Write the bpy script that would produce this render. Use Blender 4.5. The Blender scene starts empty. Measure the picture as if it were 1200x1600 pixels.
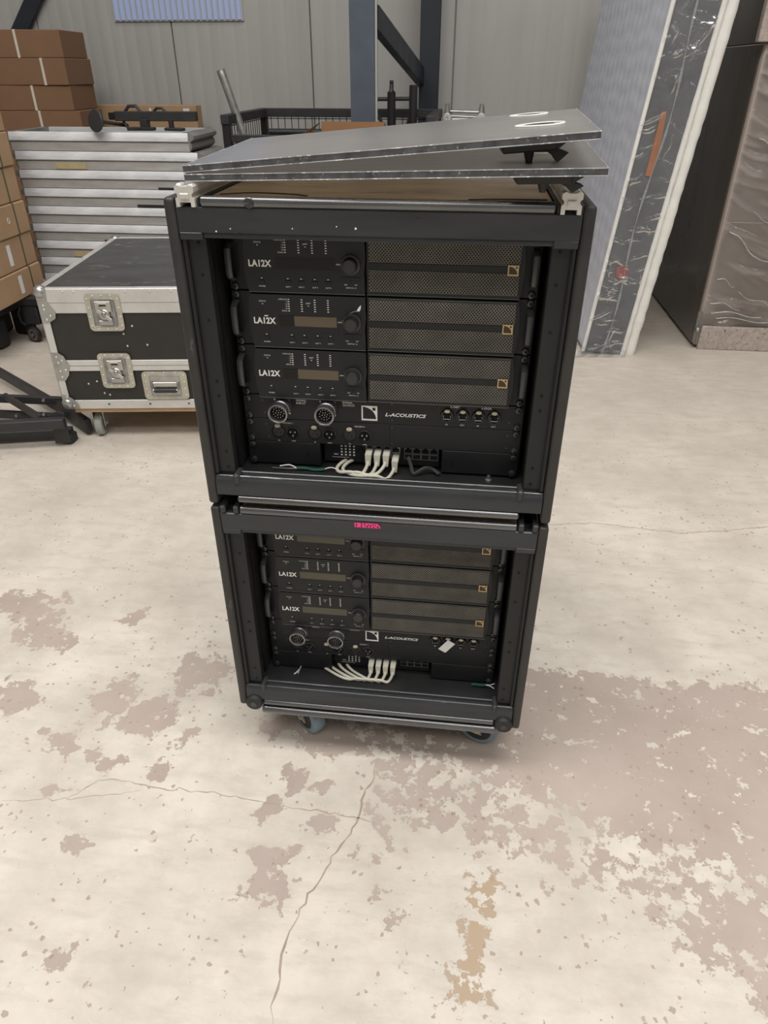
import bpy, bmesh, math, random
from mathutils import Vector, Matrix, noise as mnoise

random.seed(7)
SC = bpy.context.scene
COL = SC.collection

# ------------------------------------------------------------------ camera, world, light, exposure
cam_d = bpy.data.cameras.new('camera')
cam = bpy.data.objects.new('camera', cam_d)
COL.objects.link(cam)
cam_d.sensor_fit = 'VERTICAL'
cam_d.sensor_height = 24.0
cam_d.lens = 24.0 * 1096.08 / 1600.0
cam_d.clip_start = 0.02
_r = Vector((0.993189, 0.116512, 0.000525)); _u = Vector((-0.062457, 0.528595, 0.846572)); _F = Vector((-0.098358, 0.840840, -0.532272))
cam.matrix_world = Matrix(((_r.x, _u.x, -_F.x, 0.13465), (_r.y, _u.y, -_F.y, -1.02411), (_r.z, _u.z, -_F.z, 1.29770), (0, 0, 0, 1)))
SC.camera = cam

world = bpy.data.worlds.new('world')
SC.world = world
world.use_nodes = True
world.node_tree.nodes['Background'].inputs[0].default_value = (0.80, 0.86, 1.0, 1)
world.node_tree.nodes['Background'].inputs[1].default_value = 0.30

def area_light(name, loc, sx, sy, power, color, rot=(0, 0, 0)):
    d = bpy.data.lights.new(name, 'AREA')
    d.shape = 'RECTANGLE'; d.size = sx; d.size_y = sy; d.energy = power; d.color = color
    o = bpy.data.objects.new(name, d); COL.objects.link(o)
    o.location = loc; o.rotation_euler = rot
    return o
WARM = (1.0, 0.972, 0.94)
area_light('overhead_lamp', (-0.6, -0.9, 5.6), 5.0, 1.6, 330, WARM)
area_light('overhead_lamp', (0.9, -3.6, 5.6), 5.0, 1.6, 170, WARM)
area_light('overhead_lamp', (0.2, 2.4, 5.6), 5.0, 1.2, 115, WARM)
area_light('overhead_lamp', (6.0, -1.7, 5.4), 1.6, 2.6, 100, WARM)  # lamp added at the right to bring glints onto the wrap film

vs = SC.view_settings
SC.display_settings.display_device = 'sRGB'
vs.view_transform = 'Standard'; vs.look = 'None'; vs.gamma = 1.0; vs.use_curve_mapping = False
vs.exposure = -0.33

# ------------------------------------------------------------------ helpers
class MB:
    def __init__(s): s.bm = bmesh.new()
    def _tr(s, vs_, M):
        if M is not None:
            for v in vs_: v.co = M @ v.co
    def box(s, x0, x1, y0, y1, z0, z1, bev=0.0, M=None, seg=1):
        bm = s.bm
        c = [bm.verts.new((x, y, z)) for z in (z0, z1) for y in (y0, y1) for x in (x0, x1)]
        fs = [bm.faces.new([c[i] for i in q]) for q in ((0, 2, 3, 1), (4, 5, 7, 6), (0, 1, 5, 4), (2, 6, 7, 3), (0, 4, 6, 2), (1, 3, 7, 5))]
        if bev > 0:
            es = list({e for f in fs for e in f.edges})
            r = bmesh.ops.bevel(bm, geom=es, offset=bev, segments=seg, affect='EDGES', profile=0.5, clamp_overlap=True)
            vsx = list({v for f in r['faces'] for v in f.verts} | {v for v in c if v.is_valid} | {v for f in fs if f.is_valid for v in f.verts})
        else: vsx = c
        s._tr(vsx, M)
        return s
    def ring_strip(s, rings, cap=True, closed=False):
        bm = s.bm
        R = [[bm.verts.new(p) for p in ring] for ring in rings]
        n = len(R[0]); m = len(R)
        for i in range(m if closed else m - 1):
            a, b = R[i], R[(i + 1) % m]
            for j in range(n):
                bm.faces.new((a[j], a[(j + 1) % n], b[(j + 1) % n], b[j]))
        if cap and not closed:
            bm.faces.new(R[0][::-1]); bm.faces.new(R[-1])
        return s
    def cyl(s, p0, p1, r, n=16, r2=None, cap=True, bev=0.0):
        p0 = Vector(p0); p1 = Vector(p1); d = (p1 - p0); L = d.length; d.normalize()
        q = d.to_track_quat('Z', 'Y')
        r2 = r if r2 is None else r2
        prof = [(0, r), (L, r2)] if bev <= 0 else [(0, r - bev), (bev, r), (L - bev, r2), (L, r2 - bev)]
        rings = [[p0 + q @ Vector((rr * math.cos(2 * math.pi * j / n), rr * math.sin(2 * math.pi * j / n), h)) for j in range(n)] for h, rr in prof]
        return s.ring_strip(rings, cap)
    def lathe(s, p0, axis, prof, n=20, cap=True):
        q = Vector(axis).normalized().to_track_quat('Z', 'Y'); p0 = Vector(p0)
        rings = [[p0 + q @ Vector((rr * math.cos(2 * math.pi * j / n), rr * math.sin(2 * math.pi * j / n), h)) for j in range(n)] for rr, h in prof]
        return s.ring_strip(rings, cap)
    def tube(s, pts, r, n=8, flat=None, closed=False):
        pts = [Vector(p) for p in pts]; m = len(pts); rings = []
        up = None
        for i, p in enumerate(pts):
            if closed: t = pts[(i + 1) % m] - pts[i - 1]
            else: t = pts[min(i + 1, m - 1)] - pts[max(i - 1, 0)]
            t.normalize()
            if up is None:
                up = Vector((0, 0, 1)) if abs(t.z) < .9 else Vector((1, 0, 0))
            up = (up - t * up.dot(t)); up.normalize()
            sd = t.cross(up)
            a, b = (r, r) if flat is None else flat
            rings.append([p + sd * (a * math.cos(2 * math.pi * j / n)) + up * (b * math.sin(2 * math.pi * j / n)) for j in range(n)])
        return s.ring_strip(rings, True, closed)
    def prism(s, poly, axis, a0, a1, M=None):
        f = {'x': lambda a, p: (a, p[0], p[1]), 'y': lambda a, p: (p[0], a, p[1]), 'z': lambda a, p: (p[0], p[1], a)}[axis]
        bm = s.bm
        A = [bm.verts.new(f(a0, p)) for p in poly]; B = [bm.verts.new(f(a1, p)) for p in poly]
        n = len(poly)
        for j in range(n): bm.faces.new((A[j], A[(j + 1) % n], B[(j + 1) % n], B[j]))
        bm.faces.new(A[::-1]); bm.faces.new(B)
        s._tr(A + B, M)
        return s
    def bar(s, p0, p1, w, h, bev=0.0, up=(0, 0, 1)):
        p0 = Vector(p0); p1 = Vector(p1); t = (p1 - p0); L = t.length; t.normalize()
        u = Vector(up); u = u - t * u.dot(t)
        if u.length < 1e-4: u = Vector((1, 0, 0)) - t * t.x
        u.normalize(); v = u.cross(t)
        M = Matrix(((t.x, v.x, u.x, p0.x), (t.y, v.y, u.y, p0.y), (t.z, v.z, u.z, p0.z), (0, 0, 0, 1)))
        return s.box(0, L, -w / 2, w / 2, -h / 2, h / 2, bev, M)
    def quad(s, pts):
        s.bm.faces.new([s.bm.verts.new(p) for p in pts]); return s
    def sphere(s, c, r, sc=(1, 1, 1), u=12, v=8):
        M = Matrix.Translation(Vector(c)) @ Matrix.Diagonal((r * sc[0], r * sc[1], r * sc[2], 1))
        bmesh.ops.create_uvsphere(s.bm, u_segments=u, v_segments=v, radius=1, matrix=M); return s
    def mesh(s, me, M):
        n0 = len(s.bm.verts); s.bm.from_mesh(me); s.bm.verts.ensure_lookup_table()
        for v in s.bm.verts[n0:]: v.co = M @ v.co
        return s
    def xf(s, M):
        for v in s.bm.verts: v.co = M @ v.co
        return s
    def data(s, name, m, angle=35, shift=None):
        if shift is not None:
            for v in s.bm.verts: v.co -= shift
        bmesh.ops.recalc_face_normals(s.bm, faces=s.bm.faces[:])
        me = bpy.data.meshes.new(name); s.bm.to_mesh(me); s.bm.free()
        me.materials.append(m)
        me.polygons.foreach_set('use_smooth', [True] * len(me.polygons))
        me.set_sharp_from_angle(angle=math.radians(angle))
        return me

def root_of(o):
    while o.parent: o = o.parent
    return o
def put(mb, name, m, parent=None, angle=35, label=None, kind=None, world=False):
    """one mesh object; with a parent it is a part, in the local frame of its thing (world=True: shapes given in world space of an unrotated thing)"""
    sh = root_of(parent).location.copy() if (world and parent is not None) else None
    o = bpy.data.objects.new(name, mb.data(name, m, angle, sh))
    COL.objects.link(o)
    if parent is not None: o.parent = parent
    if label: o['label'] = label
    if kind: o['kind'] = kind
    return o
def tag(o, label, cat, group=None):
    o['label'] = label; o['category'] = cat
    if group: o['group'] = group
    return o
def thing(name, label, cat, loc=(0, 0, 0), rz=0.0, group=None, rot=None):
    o = bpy.data.objects.new(name, None); COL.objects.link(o)
    o.location = loc; o.rotation_euler = rot if rot else (0, 0, rz); o.empty_display_size = .05
    return tag(o, label, cat, group)
def copy_tree(src, label=None, dz=0.0, dx=0.0, dy=0.0):
    def rec(o, par):
        c = o.copy(); COL.objects.link(c); c.parent = par
        for ch in o.children: rec(ch, c)
        return c
    r = rec(src, None)
    r.location = src.location + Vector((dx, dy, dz))
    if label: r['label'] = label
    return r
def structure(o): o['kind'] = 'structure'; return o

def bez(p, n=10):
    """smooth path through control points"""
    P = [Vector(q) for q in p]; out_ = []
    P = [P[0] * 2 - P[1]] + P + [P[-1] * 2 - P[-2]]
    for i in range(1, len(P) - 2):
        a, b_, c, d = P[i - 1], P[i], P[i + 1], P[i + 2]
        for k in range(n):
            t = k / n
            out_.append(.5 * ((2 * b_) + (c - a) * t + (2 * a - 5 * b_ + 4 * c - d) * t * t + (3 * b_ - a - 3 * c + d) * t ** 3))
    out_.append(P[-2]); return out_
_tc = {}
def text_mesh(txt, bold=0.0, shear=0.0, spacing=1.0):
    k = (txt, bold, shear, spacing)
    if k not in _tc:
        c = bpy.data.curves.new('lettering', 'FONT'); c.body = txt; c.size = 1.0; c.resolution_u = 2
        c.offset = bold; c.shear = shear; c.space_character = spacing; c.fill_mode = 'BOTH'
        o = bpy.data.objects.new('lettering', c)
        me = bpy.data.meshes.new_from_object(o)
        bpy.data.objects.remove(o); _tc[k] = me
    return _tc[k]
def add_text(mb, txt, x, y, z, h, width=None, bold=0.0, shear=0.0, align='l', spacing=1.0):
    """lettering that reads from -Y: lower left at x, z, cap height h"""
    me = text_mesh(txt, bold, shear, spacing)
    xs = [v.co.x for v in me.vertices]; ys = [v.co.y for v in me.vertices]
    if not xs: return
    x0, x1, y0, y1 = min(xs), max(xs), min(ys), max(ys)
    sy = h / max(1e-6, (y1 - y0)); sx = (width / (x1 - x0)) if width else sy
    w = (x1 - x0) * sx
    ox = x - (w if align == 'r' else w / 2 if align == 'c' else 0)
    M = Matrix(((sx, 0, 0, ox - x0 * sx), (0, 0, 1, y), (0, sy, 0, z - y0 * sy), (0, 0, 0, 1)))
    mb.mesh(me, M)

# ------------------------------------------------------------------ materials
def nodes_of(name):
    m = bpy.data.materials.new(name); m.use_nodes = True
    nt = m.node_tree
    return m, nt, nt.nodes['Principled BSDF'], nt.nodes['Material Output']
def N(nt, t, **kw):
    n = nt.nodes.new(t)
    for k, v in kw.items():
        if k in n.inputs.keys(): n.inputs[k].default_value = v
        else: setattr(n, k, v)
    return n
def ramp(nt, a, b, ca=(0, 0, 0, 1), cb=(1, 1, 1, 1)):
    n = nt.nodes.new('ShaderNodeValToRGB')
    n.color_ramp.elements[0].position = a; n.color_ramp.elements[0].color = ca
    n.color_ramp.elements[1].position = b; n.color_ramp.elements[1].color = cb
    return n
def mixc(nt, fac, a, b):
    n = nt.nodes.new('ShaderNodeMix'); n.data_type = 'RGBA'
    for sock, v in ((n.inputs[0], fac), (n.inputs[6], a), (n.inputs[7], b)):
        if hasattr(v, 'is_linked') or hasattr(v, 'links'): nt.links.new(v, sock)
        else: sock.default_value = v
    return n.outputs[2]
def mathn(nt, op, a, b=None, c=None):
    n = nt.nodes.new('ShaderNodeMath'); n.operation = op
    for i, v in enumerate((a, b, c)):
        if v is None: continue
        if hasattr(v, 'links'): nt.links.new(v, n.inputs[i])
        else: n.inputs[i].default_value = v
    return n.outputs[0]
def coords(nt, scale=(1, 1, 1), rot=(0, 0, 0)):
    tc = nt.nodes.new('ShaderNodeTexCoord'); mp = nt.nodes.new('ShaderNodeMapping')
    mp.inputs['Scale'].default_value = scale; mp.inputs['Rotation'].default_value = rot
    nt.links.new(tc.outputs['Object'], mp.inputs['Vector'])
    return mp.outputs[0]
def noise(nt, vec, scale, detail=4, rough=.55, dist=0.0):
    n = N(nt, 'ShaderNodeTexNoise', Scale=scale, Detail=detail, Roughness=rough, Distortion=dist)
    nt.links.new(vec, n.inputs['Vector']); return n.outputs[0]
def c4(c): return (c[0], c[1], c[2], 1)
def mat(name, col, rough=.5, metal=0.0, var=.12, scale=14, stretch=(1, 1, 1), bump=0.0, bscale=80, scr=None, scr_amt=.5, scr_lo=.66, scr_scale=(6, 60, 6), spec=.5, rvar=.12, coat=0.0):
    """base colour with soft mottling, optional bump and optional thin wear marks of another colour"""
    m, nt, b, out = nodes_of(name)
    v = coords(nt, stretch)
    n1 = noise(nt, v, scale, 5, .6)
    lo = tuple(x * (1 - var) for x in col); hi = tuple(min(1, x * (1 + var)) for x in col)
    r = ramp(nt, .3, .7, c4(lo), c4(hi)); nt.links.new(n1, r.inputs[0])
    c = r.outputs[0]
    if scr:
        n2 = noise(nt, coords(nt, scr_scale), 6, 6, .65, .4)
        r2 = ramp(nt, scr_lo, scr_lo + .06); nt.links.new(n2, r2.inputs[0])
        c = mixc(nt, mathn(nt, 'MULTIPLY', r2.outputs[0], scr_amt), c, c4(scr))
    nt.links.new(c, b.inputs['Base Color'])
    rr = ramp(nt, .25, .75, c4((max(.02, rough - rvar),) * 3), c4((min(1, rough + rvar),) * 3)); nt.links.new(n1, rr.inputs[0])
    nt.links.new(rr.outputs[0], b.inputs['Roughness'])
    b.inputs['Metallic'].default_value = metal
    b.inputs['Specular IOR Level'].default_value = spec
    b.inputs['Coat Weight'].default_value = coat
    if bump > 0:
        n3 = noise(nt, coords(nt, stretch), bscale, 3, .6)
        bn = N(nt, 'ShaderNodeBump', Strength=bump, Distance=.004); nt.links.new(n3, bn.inputs['Height'])
        nt.links.new(bn.outputs[0], b.inputs['Normal'])
    return m

def perforated(name, col, hole, sx, sz, rad):
    """staggered round holes in a dusty sheet, laid out in the x-z plane of the part"""
    m, nt, b, out = nodes_of(name)
    tc = nt.nodes.new('ShaderNodeTexCoord'); sp = nt.nodes.new('ShaderNodeSeparateXYZ'); nt.links.new(tc.outputs['Object'], sp.inputs[0])
    def lattice(ox, oz):
        dx = mathn(nt, 'PINGPONG', mathn(nt, 'ADD', sp.outputs[0], ox), sx / 2)
        dz = mathn(nt, 'PINGPONG', mathn(nt, 'ADD', sp.outputs[2], oz), sz / 2)
        return mathn(nt, 'SQRT', mathn(nt, 'ADD', mathn(nt, 'MULTIPLY', dx, dx), mathn(nt, 'MULTIPLY', dz, dz)))
    d = mathn(nt, 'MINIMUM', lattice(5, 5), lattice(5 + sx / 2, 5 + sz / 2))
    ms = ramp(nt, 0, 1); mr = nt.nodes.new('ShaderNodeMapRange'); mr.inputs[1].default_value = rad * .82; mr.inputs[2].default_value = rad * 1.12
    nt.links.new(d, mr.inputs[0])
    n1 = noise(nt, coords(nt), 16, 5, .65)
    dust = ramp(nt, .30, .72, c4(tuple(x * .55 for x in col)), c4(col)); nt.links.new(n1, dust.inputs[0])
    nt.links.new(mixc(nt, mr.outputs[0], c4(hole), dust.outputs[0]), b.inputs['Base Color'])
    b.inputs['Roughness'].default_value = .75; b.inputs['Specular IOR Level'].default_value = .25
    bn = N(nt, 'ShaderNodeBump', Strength=.6, Distance=.0015); nt.links.new(mr.outputs[0], bn.inputs['Height']); nt.links.new(bn.outputs[0], b.inputs['Normal'])
    return m

def see_through(name, tint, body, fac_lo, fac_hi, rough, streak=(3, 40, 3), sc=5.0, gloss=.5, bump=0.0, bsc=(6, 6, 6)):
    """scuffed clear plastic: clear where clean, whitish where scuffed, glossy over all"""
    m, nt, b, out = nodes_of(name)
    v = coords(nt, streak)
    n1 = noise(nt, v, sc, 6, .6, .3)
    r = ramp(nt, .35, .75, c4((fac_lo,) * 3), c4((fac_hi,) * 3)); nt.links.new(n1, r.inputs[0])
    tr = nt.nodes.new('ShaderNodeBsdfTransparent'); tr.inputs[0].default_value = c4(tint)
    b.inputs['Base Color'].default_value = c4(body); b.inputs['Roughness'].default_value = rough; b.inputs['Specular IOR Level'].default_value = gloss
    mx = nt.nodes.new('ShaderNodeMixShader'); nt.links.new(r.outputs[0], mx.inputs[0]); nt.links.new(tr.outputs[0], mx.inputs[1]); nt.links.new(b.outputs[0], mx.inputs[2])
    gl = nt.nodes.new('ShaderNodeBsdfGlossy'); gl.inputs['Roughness'].default_value = rough
    fr = nt.nodes.new('ShaderNodeFresnel'); fr.inputs[0].default_value = 1.45
    mx2 = nt.nodes.new('ShaderNodeMixShader'); nt.links.new(mathn(nt, 'MULTIPLY', fr.outputs[0], .95), mx2.inputs[0])
    nt.links.new(mx.outputs[0], mx2.inputs[1]); nt.links.new(gl.outputs[0], mx2.inputs[2])
    nt.links.new(mx2.outputs[0], out.inputs[0])
    if bump > 0:
        n3 = noise(nt, coords(nt, bsc), 4, 4, .55, 1.2)
        bn = N(nt, 'ShaderNodeBump', Strength=bump, Distance=.03); nt.links.new(n3, bn.inputs['Height'])
        for nd in (b, gl, fr): nt.links.new(bn.outputs[0], nd.inputs['Normal'])
    return m

M = {}
M['rack_black'] = mat('scuffed_black_frame', (.030, .031, .033), .42, 0, .25, 10, scr=(.26, .20, .20), scr_amt=.45, scr_lo=.70, scr_scale=(2, 14, 5), bump=.08)
M['rack_alu'] = mat('black_anodised_profile', (.042, .045, .050), .34, .35, .2, 12, (.4, 3, 3), scr=(.22, .22, .22), scr_amt=.35, scr_lo=.72, scr_scale=(1, 20, 20))
M['rack_tube'] = mat('worn_black_edge_tube', (.10, .103, .108), .24, .6, .3, 8, (.6, 3, 3), scr=(.5, .49, .47), scr_amt=.6, scr_lo=.66, scr_scale=(1, 18, 18), coat=1.0)
M['rack_bead'] = mat('scuffed_black_bead', (.045, .047, .051), .38, .35, .3, 12, (.4, 3, 3), scr=(.30, .30, .30), scr_amt=.6, scr_lo=.58, scr_scale=(1.5, 20, 20), coat=.25)
M['upright'] = mat('matt_black_upright', (.019, .0195, .0205), .5, .1, .2, 12, spec=.35)
M['panel_black'] = mat('black_side_board', (.028, .027, .027), .5, 0, .3, 10, scr=(.26, .25, .23), scr_amt=.55, scr_lo=.66, scr_scale=(10, 10, 2), bump=.15)
M['dark_in'] = mat('dark_interior', (.0045, .0045, .005), .8, 0, .2)
M['amp_black'] = mat('satin_black_faceplate', (.0150, .0160, .0182), .42, 0, .15, 8, bump=.03, bscale=300, spec=.32)
M['amp_edge'] = mat('black_handle', (.062, .063, .066), .34, .2, .2)
M['amp_line'] = mat('faceplate_edge_highlight', (.12, .12, .12), .4, .3, .2)
M['knob'] = mat('black_knob', (.026, .026, .028), .4, 0, .15)
M['socket'] = mat('black_socket', (.026, .026, .028), .4, .2, .2)
M['shelf'] = mat('dark_shelf', (.013, .013, .0135), .6, 0, .3, 12, scr=(.10, .10, .10), scr_amt=.4, scr_lo=.68, scr_scale=(8, 8, 8))
M['screw'] = mat('black_screw', (.07, .07, .073), .3, .5, .3)
M['display'] = mat('dark_display', (.007, .0065, .006), .10, 0, .2, spec=.28, rvar=.02)
M['display_reflect_tan'] = mat('tan_reflection_display', (.105, .080, .048), .12, 0, .12, 20, spec=.5)
M['display_reflect_olive'] = mat('olive_reflection_display', (.085, .078, .048), .12, 0, .12, 20, spec=.5)
M['grille'] = perforated('dusty_perforated_grille', (.205, .195, .170), (.004, .004, .004), .0048, .0048 * 1.15, .00125)
M['print'] = mat('white_print', (.86, .86, .85), .6, 0, .05)
M['print_dim'] = mat('grey_print', (.34, .34, .34), .6, 0, .15)
M['gold'] = mat('gold_badge', (.55, .40, .20), .35, .4, .1)
M['badge_dark'] = mat('brown_badge_face', (.035, .018, .006), .3, 0, .3)
M['steel'] = mat('dull_steel', (.42, .42, .41), .35, .85, .2, 20)
M['conn_steel'] = mat('connector_shell', (.30, .30, .31), .33, .85, .35, 30)
M['tab'] = mat('ivory_tab', (.52, .46, .35), .5, 0, .1)
M['cable'] = mat('off_white_cable', (.66, .64, .54), .45, 0, .08)
M['plug'] = mat('clear_rj_plug', (.62, .61, .52), .25, 0, .1)
M['cable_dark'] = mat('grey_cable', (.05, .05, .052), .5, 0, .1)
M['green_wire'] = mat('green_wire', (.01, .09, .065), .5, 0, .1)
M['brown_board'] = mat('brown_film_plywood', (.50, .385, .26), .32, 0, .25, 5, (1, 5, 1), scr=(.03, .02, .015), scr_amt=.6, scr_lo=.62, scr_scale=(1, 10, 1))
M['cast'] = mat('light_cast_aluminium', (.66, .65, .61), .42, .25, .12, 25, bump=.1, scr=(.3, .29, .27), scr_amt=.5, scr_lo=.64, scr_scale=(20, 20, 20))
M['pink'] = mat('neon_pink_tape', (.95, .06, .27), .6, 0, .05)
M['ink'] = mat('black_marker', (.02, .004, .008), .7, 0, .05)
M['paper'] = mat('white_paper', (.74, .75, .74), .6, 0, .06)
M['rubber'] = mat('black_rubber', (.018, .018, .018), .6, 0, .2, bump=.1)
M['plexi'] = see_through('scuffed_acrylic', (.86, .84, .81), (.33, .32, .31), .14, .52, .30, (3, 60, 3), 4.5, .3)
M['plexi_edge'] = mat('scuffed_acrylic_edge', (.075, .078, .085), .4, 0, .4, 60, (1, 1, 1), scr=(.6, .6, .6), scr_amt=.8, scr_lo=.63, scr_scale=(38, 38, 38))
M['chip'] = mat('chipped_acrylic_rim', (.30, .30, .31), .5, 0, .5, 30, scr=(.8, .8, .8), scr_amt=.8, scr_lo=.56, scr_scale=(22, 22, 22))
M['white_mark'] = mat('bright_scratched_rim', (.8, .8, .78), .5, 0, .1)
M['blue_tire'] = mat('blue_grey_tyre', (.17, .235, .28), .5, 0, .15)
M['zinc'] = mat('zinc_plate', (.50, .49, .45), .38, .7, .2, 20)
M['alu'] = mat('scratched_aluminium', (.66, .655, .64), .42, .55, .12, 8, (1, 6, 1), scr=(.42, .42, .42), scr_amt=.5, scr_lo=.66, scr_scale=(24, 24, 3))
M['deck_alu'] = mat('weathered_deck_aluminium', (.66, .67, .69), .50, .25, .18, 5, (1, 1, 5), scr=(.34, .30, .20), scr_amt=.5, scr_lo=.68, scr_scale=(2, 2, 8))
M['deck_alu_shaded'] = mat('shaded_deck_aluminium', (.50, .495, .485), .55, .2, .18, 5, (1, 1, 5), scr=(.40, .36, .22), scr_amt=.5, scr_lo=.70, scr_scale=(2, 2, 8))  # darker copy for the recessed half of each rail, shade painted in
M['deck_end'] = mat('dark_deck_end', (.22, .215, .205), .55, .2, .25, 5)  # end rails a darker grey than the long rails
M['case_black'] = mat('black_case_laminate', (.024, .023, .020), .5, 0, .2, 8, scr=(.26, .25, .23), scr_amt=.5, scr_lo=.73, scr_scale=(8, 8, 8), bump=.1, bscale=200)
M['case_top'] = mat('dusty_case_lid', (.050, .050, .051), .42, 0, .5, 5, (1, 2, 1), scr=(.30, .30, .29), scr_amt=.4, scr_lo=.60, scr_scale=(2, 4, 2))
M['dish'] = mat('greenish_zinc_dish', (.50, .49, .41), .36, .6, .15, 20)
M['ply'] = mat('bare_plywood', (.42, .27, .16), .7, 0, .2, 14, (1, 1, 8))
M['grey_wheel'] = mat('grey_rubber_wheel', (.30, .32, .29), .6, 0, .12)
M['card'] = mat('brown_cardboard', (.41, .265, .155), .8, 0, .10, 5)
M['card_dark'] = mat('dark_brown_cardboard', (.205, .115, .062), .8, 0, .10, 5)
M['card_in'] = mat('cardboard_inside', (.30, .155, .075), .8, 0, .10, 5)
M['strap'] = mat('white_strap', (.62, .57, .50), .5, 0, .06)
M['strap_green'] = mat('green_strap', (.075, .085, .040), .5, 0, .2)
M['black_steel'] = mat('black_painted_steel', (.022, .022, .023), .45, 0, .25, 12, scr=(.16, .15, .14), scr_amt=.4, scr_lo=.72, scr_scale=(10, 10, 10))
M['grey_steel'] = mat('charcoal_powder_coat', (.030, .030, .032), .55, 0, .2, 12)
M['galv'] = mat('galvanised_pipe', (.36, .37, .36), .42, .7, .2, 20)
M['blue_steel'] = mat('blue_grey_steel_paint', (.075, .095, .125), .50, 0, .12, 6, scr=(.12, .14, .17), scr_amt=.3, scr_lo=.7, scr_scale=(6, 6, 2))
M['dark_blue'] = mat('dark_blue_steel_paint', (.016, .021, .030), .5, 0, .12, 6)
M['wall'] = mat('pale_grey_sandwich_panel', (.425, .42, .405), .42, 0, .05, 2.0, (3, 1, .3), spec=.4, rvar=.06)
M['white_fab'] = mat('white_knit_border', (.78, .77, .74), .8, 0, .05, 12, bump=.35, bscale=40)
M['quilt'] = mat('quilted_white_ticking', (.60, .63, .72), .45, 0, .06, 10)
M['grey_fab'] = mat('charcoal_ticking', (.115, .120, .127), .7, 0, .12, 30, bump=.15)
M['film'] = see_through('clear_wrap_film', (.96, .965, .975), (.60, .62, .65), .02, .12, .085, (2, 2, 2), 3, .5, bump=.10, bsc=(7, 7, 16))
M['orange'] = mat('orange_label', (.38, .15, .065), .6, 0, .1)
M['red'] = mat('dull_red_label', (.30, .06, .06), .6, 0, .1)
M['wrapped'] = mat('beige_wrapped_board', (.43, .365, .325), .40, 0, .08, 3, rvar=.1)
M['wrapped_shaded'] = mat('shaded_wrapped_side', (.060, .052, .043), .22, 0, .5, 2, (3, 3, .5))  # shaded side of the wrapped blocks, its darkness put into the colour
M['foam'] = mat('speckled_reconstituted_foam', (.42, .36, .325), .9, 0, .2, 40, bump=.5, bscale=60, scr=(.10, .085, .085), scr_amt=.85, scr_lo=.585, scr_scale=(12, 12, 12))
M['hole'] = mat('dark_hole', (.003, .003, .003), .9, 0, .1)
M['daylight'] = None

# ------------------------------------------------------------------ floor
def in_poly(x, y, P):
    c = False; j = len(P) - 1
    for i in range(len(P)):
        (xi, yi), (xj, yj) = P[i], P[j]
        if (yi > y) != (yj > y) and x < (xj - xi) * (y - yi) / (yj - yi) + xi: c = not c
        j = i
    return c
def poly_dist(x, y, P):
    best = 9
    for i in range(len(P)):
        ax, ay = P[i - 1]; bx, by = P[i]
        dx, dy = bx - ax, by - ay
        t = max(0, min(1, ((x - ax) * dx + (y - ay) * dy) / (dx * dx + dy * dy + 1e-9)))
        best = min(best, math.hypot(x - ax - t * dx, y - ay - t * dy))
    return best if not in_poly(x, y, P) else -best
REG = [  # worn places, in metres on the floor: outline, how far worn, softness
    ([(0.33, 0.32), (2.1, 0.36), (2.3, -0.25), (0.8, -0.20), (0.54, -0.15), (0.4, -0.08), (0.28, -0.05), (0.16, 0.03), (0.01, 0.10), (-.05, .3)], .71, .03),
    ([(0.0, 0.04), (0.3, -0.05), (0.54, -0.17), (2.3, -0.27), (2.2, -0.50), (0.73, -0.40), (0.6, -0.31), (0.41, -0.25), (0.19, -0.20), (0.05, -0.16)], .55, .05),
    ([(0.58, -0.26), (2.3, -0.27), (2.2, -0.55), (0.73, -0.42), (0.66, -0.38), (0.58, -0.30)], .66, .05),
    ([(-0.02, 0.02), (0.16, 0.03), (0.08, -0.10), (0.04, -0.22), (0.08, -0.39), (0.05, -0.40), (-0.02, -0.18)], .52, .04),
    ([(-.28, .12), (.35, .12), (.30, .02), (.05, .0), (-.22, .04)], .60, .04),
]
TAN = [(0.19, -0.24), (0.28, -0.24), (0.25, -0.35), (0.24, -0.49), (0.17, -0.50), (0.19, -0.38)]
BLOB = [(-1.07, .41, .101, .044), (-.97, .32, .052, .053), (-.91, .27, .06, .032), (-.91, .07, .054, .041), (-.66, .09, .046, .055), (-.55, .06, .053, .046), (-.73, .39, .032, .04), (-.47, .21, .065, .052), (-.44, .02, .026, .02), (-.78, -.03, .015, .02), (-.71, -.05, .032, .023), (-.62, -.06, .02, .019), (-.58, -.09, .022, .021), (-.48, -.08, .022, .028), (-.20, -.14, .019, .031), (-.57, -.27, .02, .015), (-.18, -.32, .033, .028), (-.17, -.25, .037, .013), (-.67, -.16, .027, .017), (-.18, -.07, .028, .024), (-.10, -.07, .025, .016), (-.09, -.18, .032, .014), (-.49, -.48, .027, .015), (-.22, .07, .053, .03), (-.11, .05, .073, .041)]
def wear_at(x, y):
    q = mnoise.noise_vector(Vector((x * 13, y * 13, 0))); q2 = mnoise.noise_vector(Vector((x * 34, y * 34, 3)))
    x += .030 * q.x + .012 * q2.x; y += .030 * q.y + .012 * q2.y
    w = .0 if y > .45 else .13
    if -.5 < x < .75 and y < -.2: w = .20
    for P, v, s in REG:
        d = poly_dist(x, y, P)
        k = max(0, min(1, .5 - d / (2 * s)))
        w = w + (v - w) * k if v > w else w
    for bx, by, rx, ry in BLOB:
        q = math.hypot((x - bx) / (rx * 1.15), (y - by) / (ry * 1.15))
        if q < 1.6: w = max(w, .74 - .42 * max(0, q - .45))
    w = max(w, .64 * tan_at(x, y))
    return w
def tan_at(x, y):
    return max(0, min(1, .62 - poly_dist(x, y, TAN) / .07))
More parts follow.
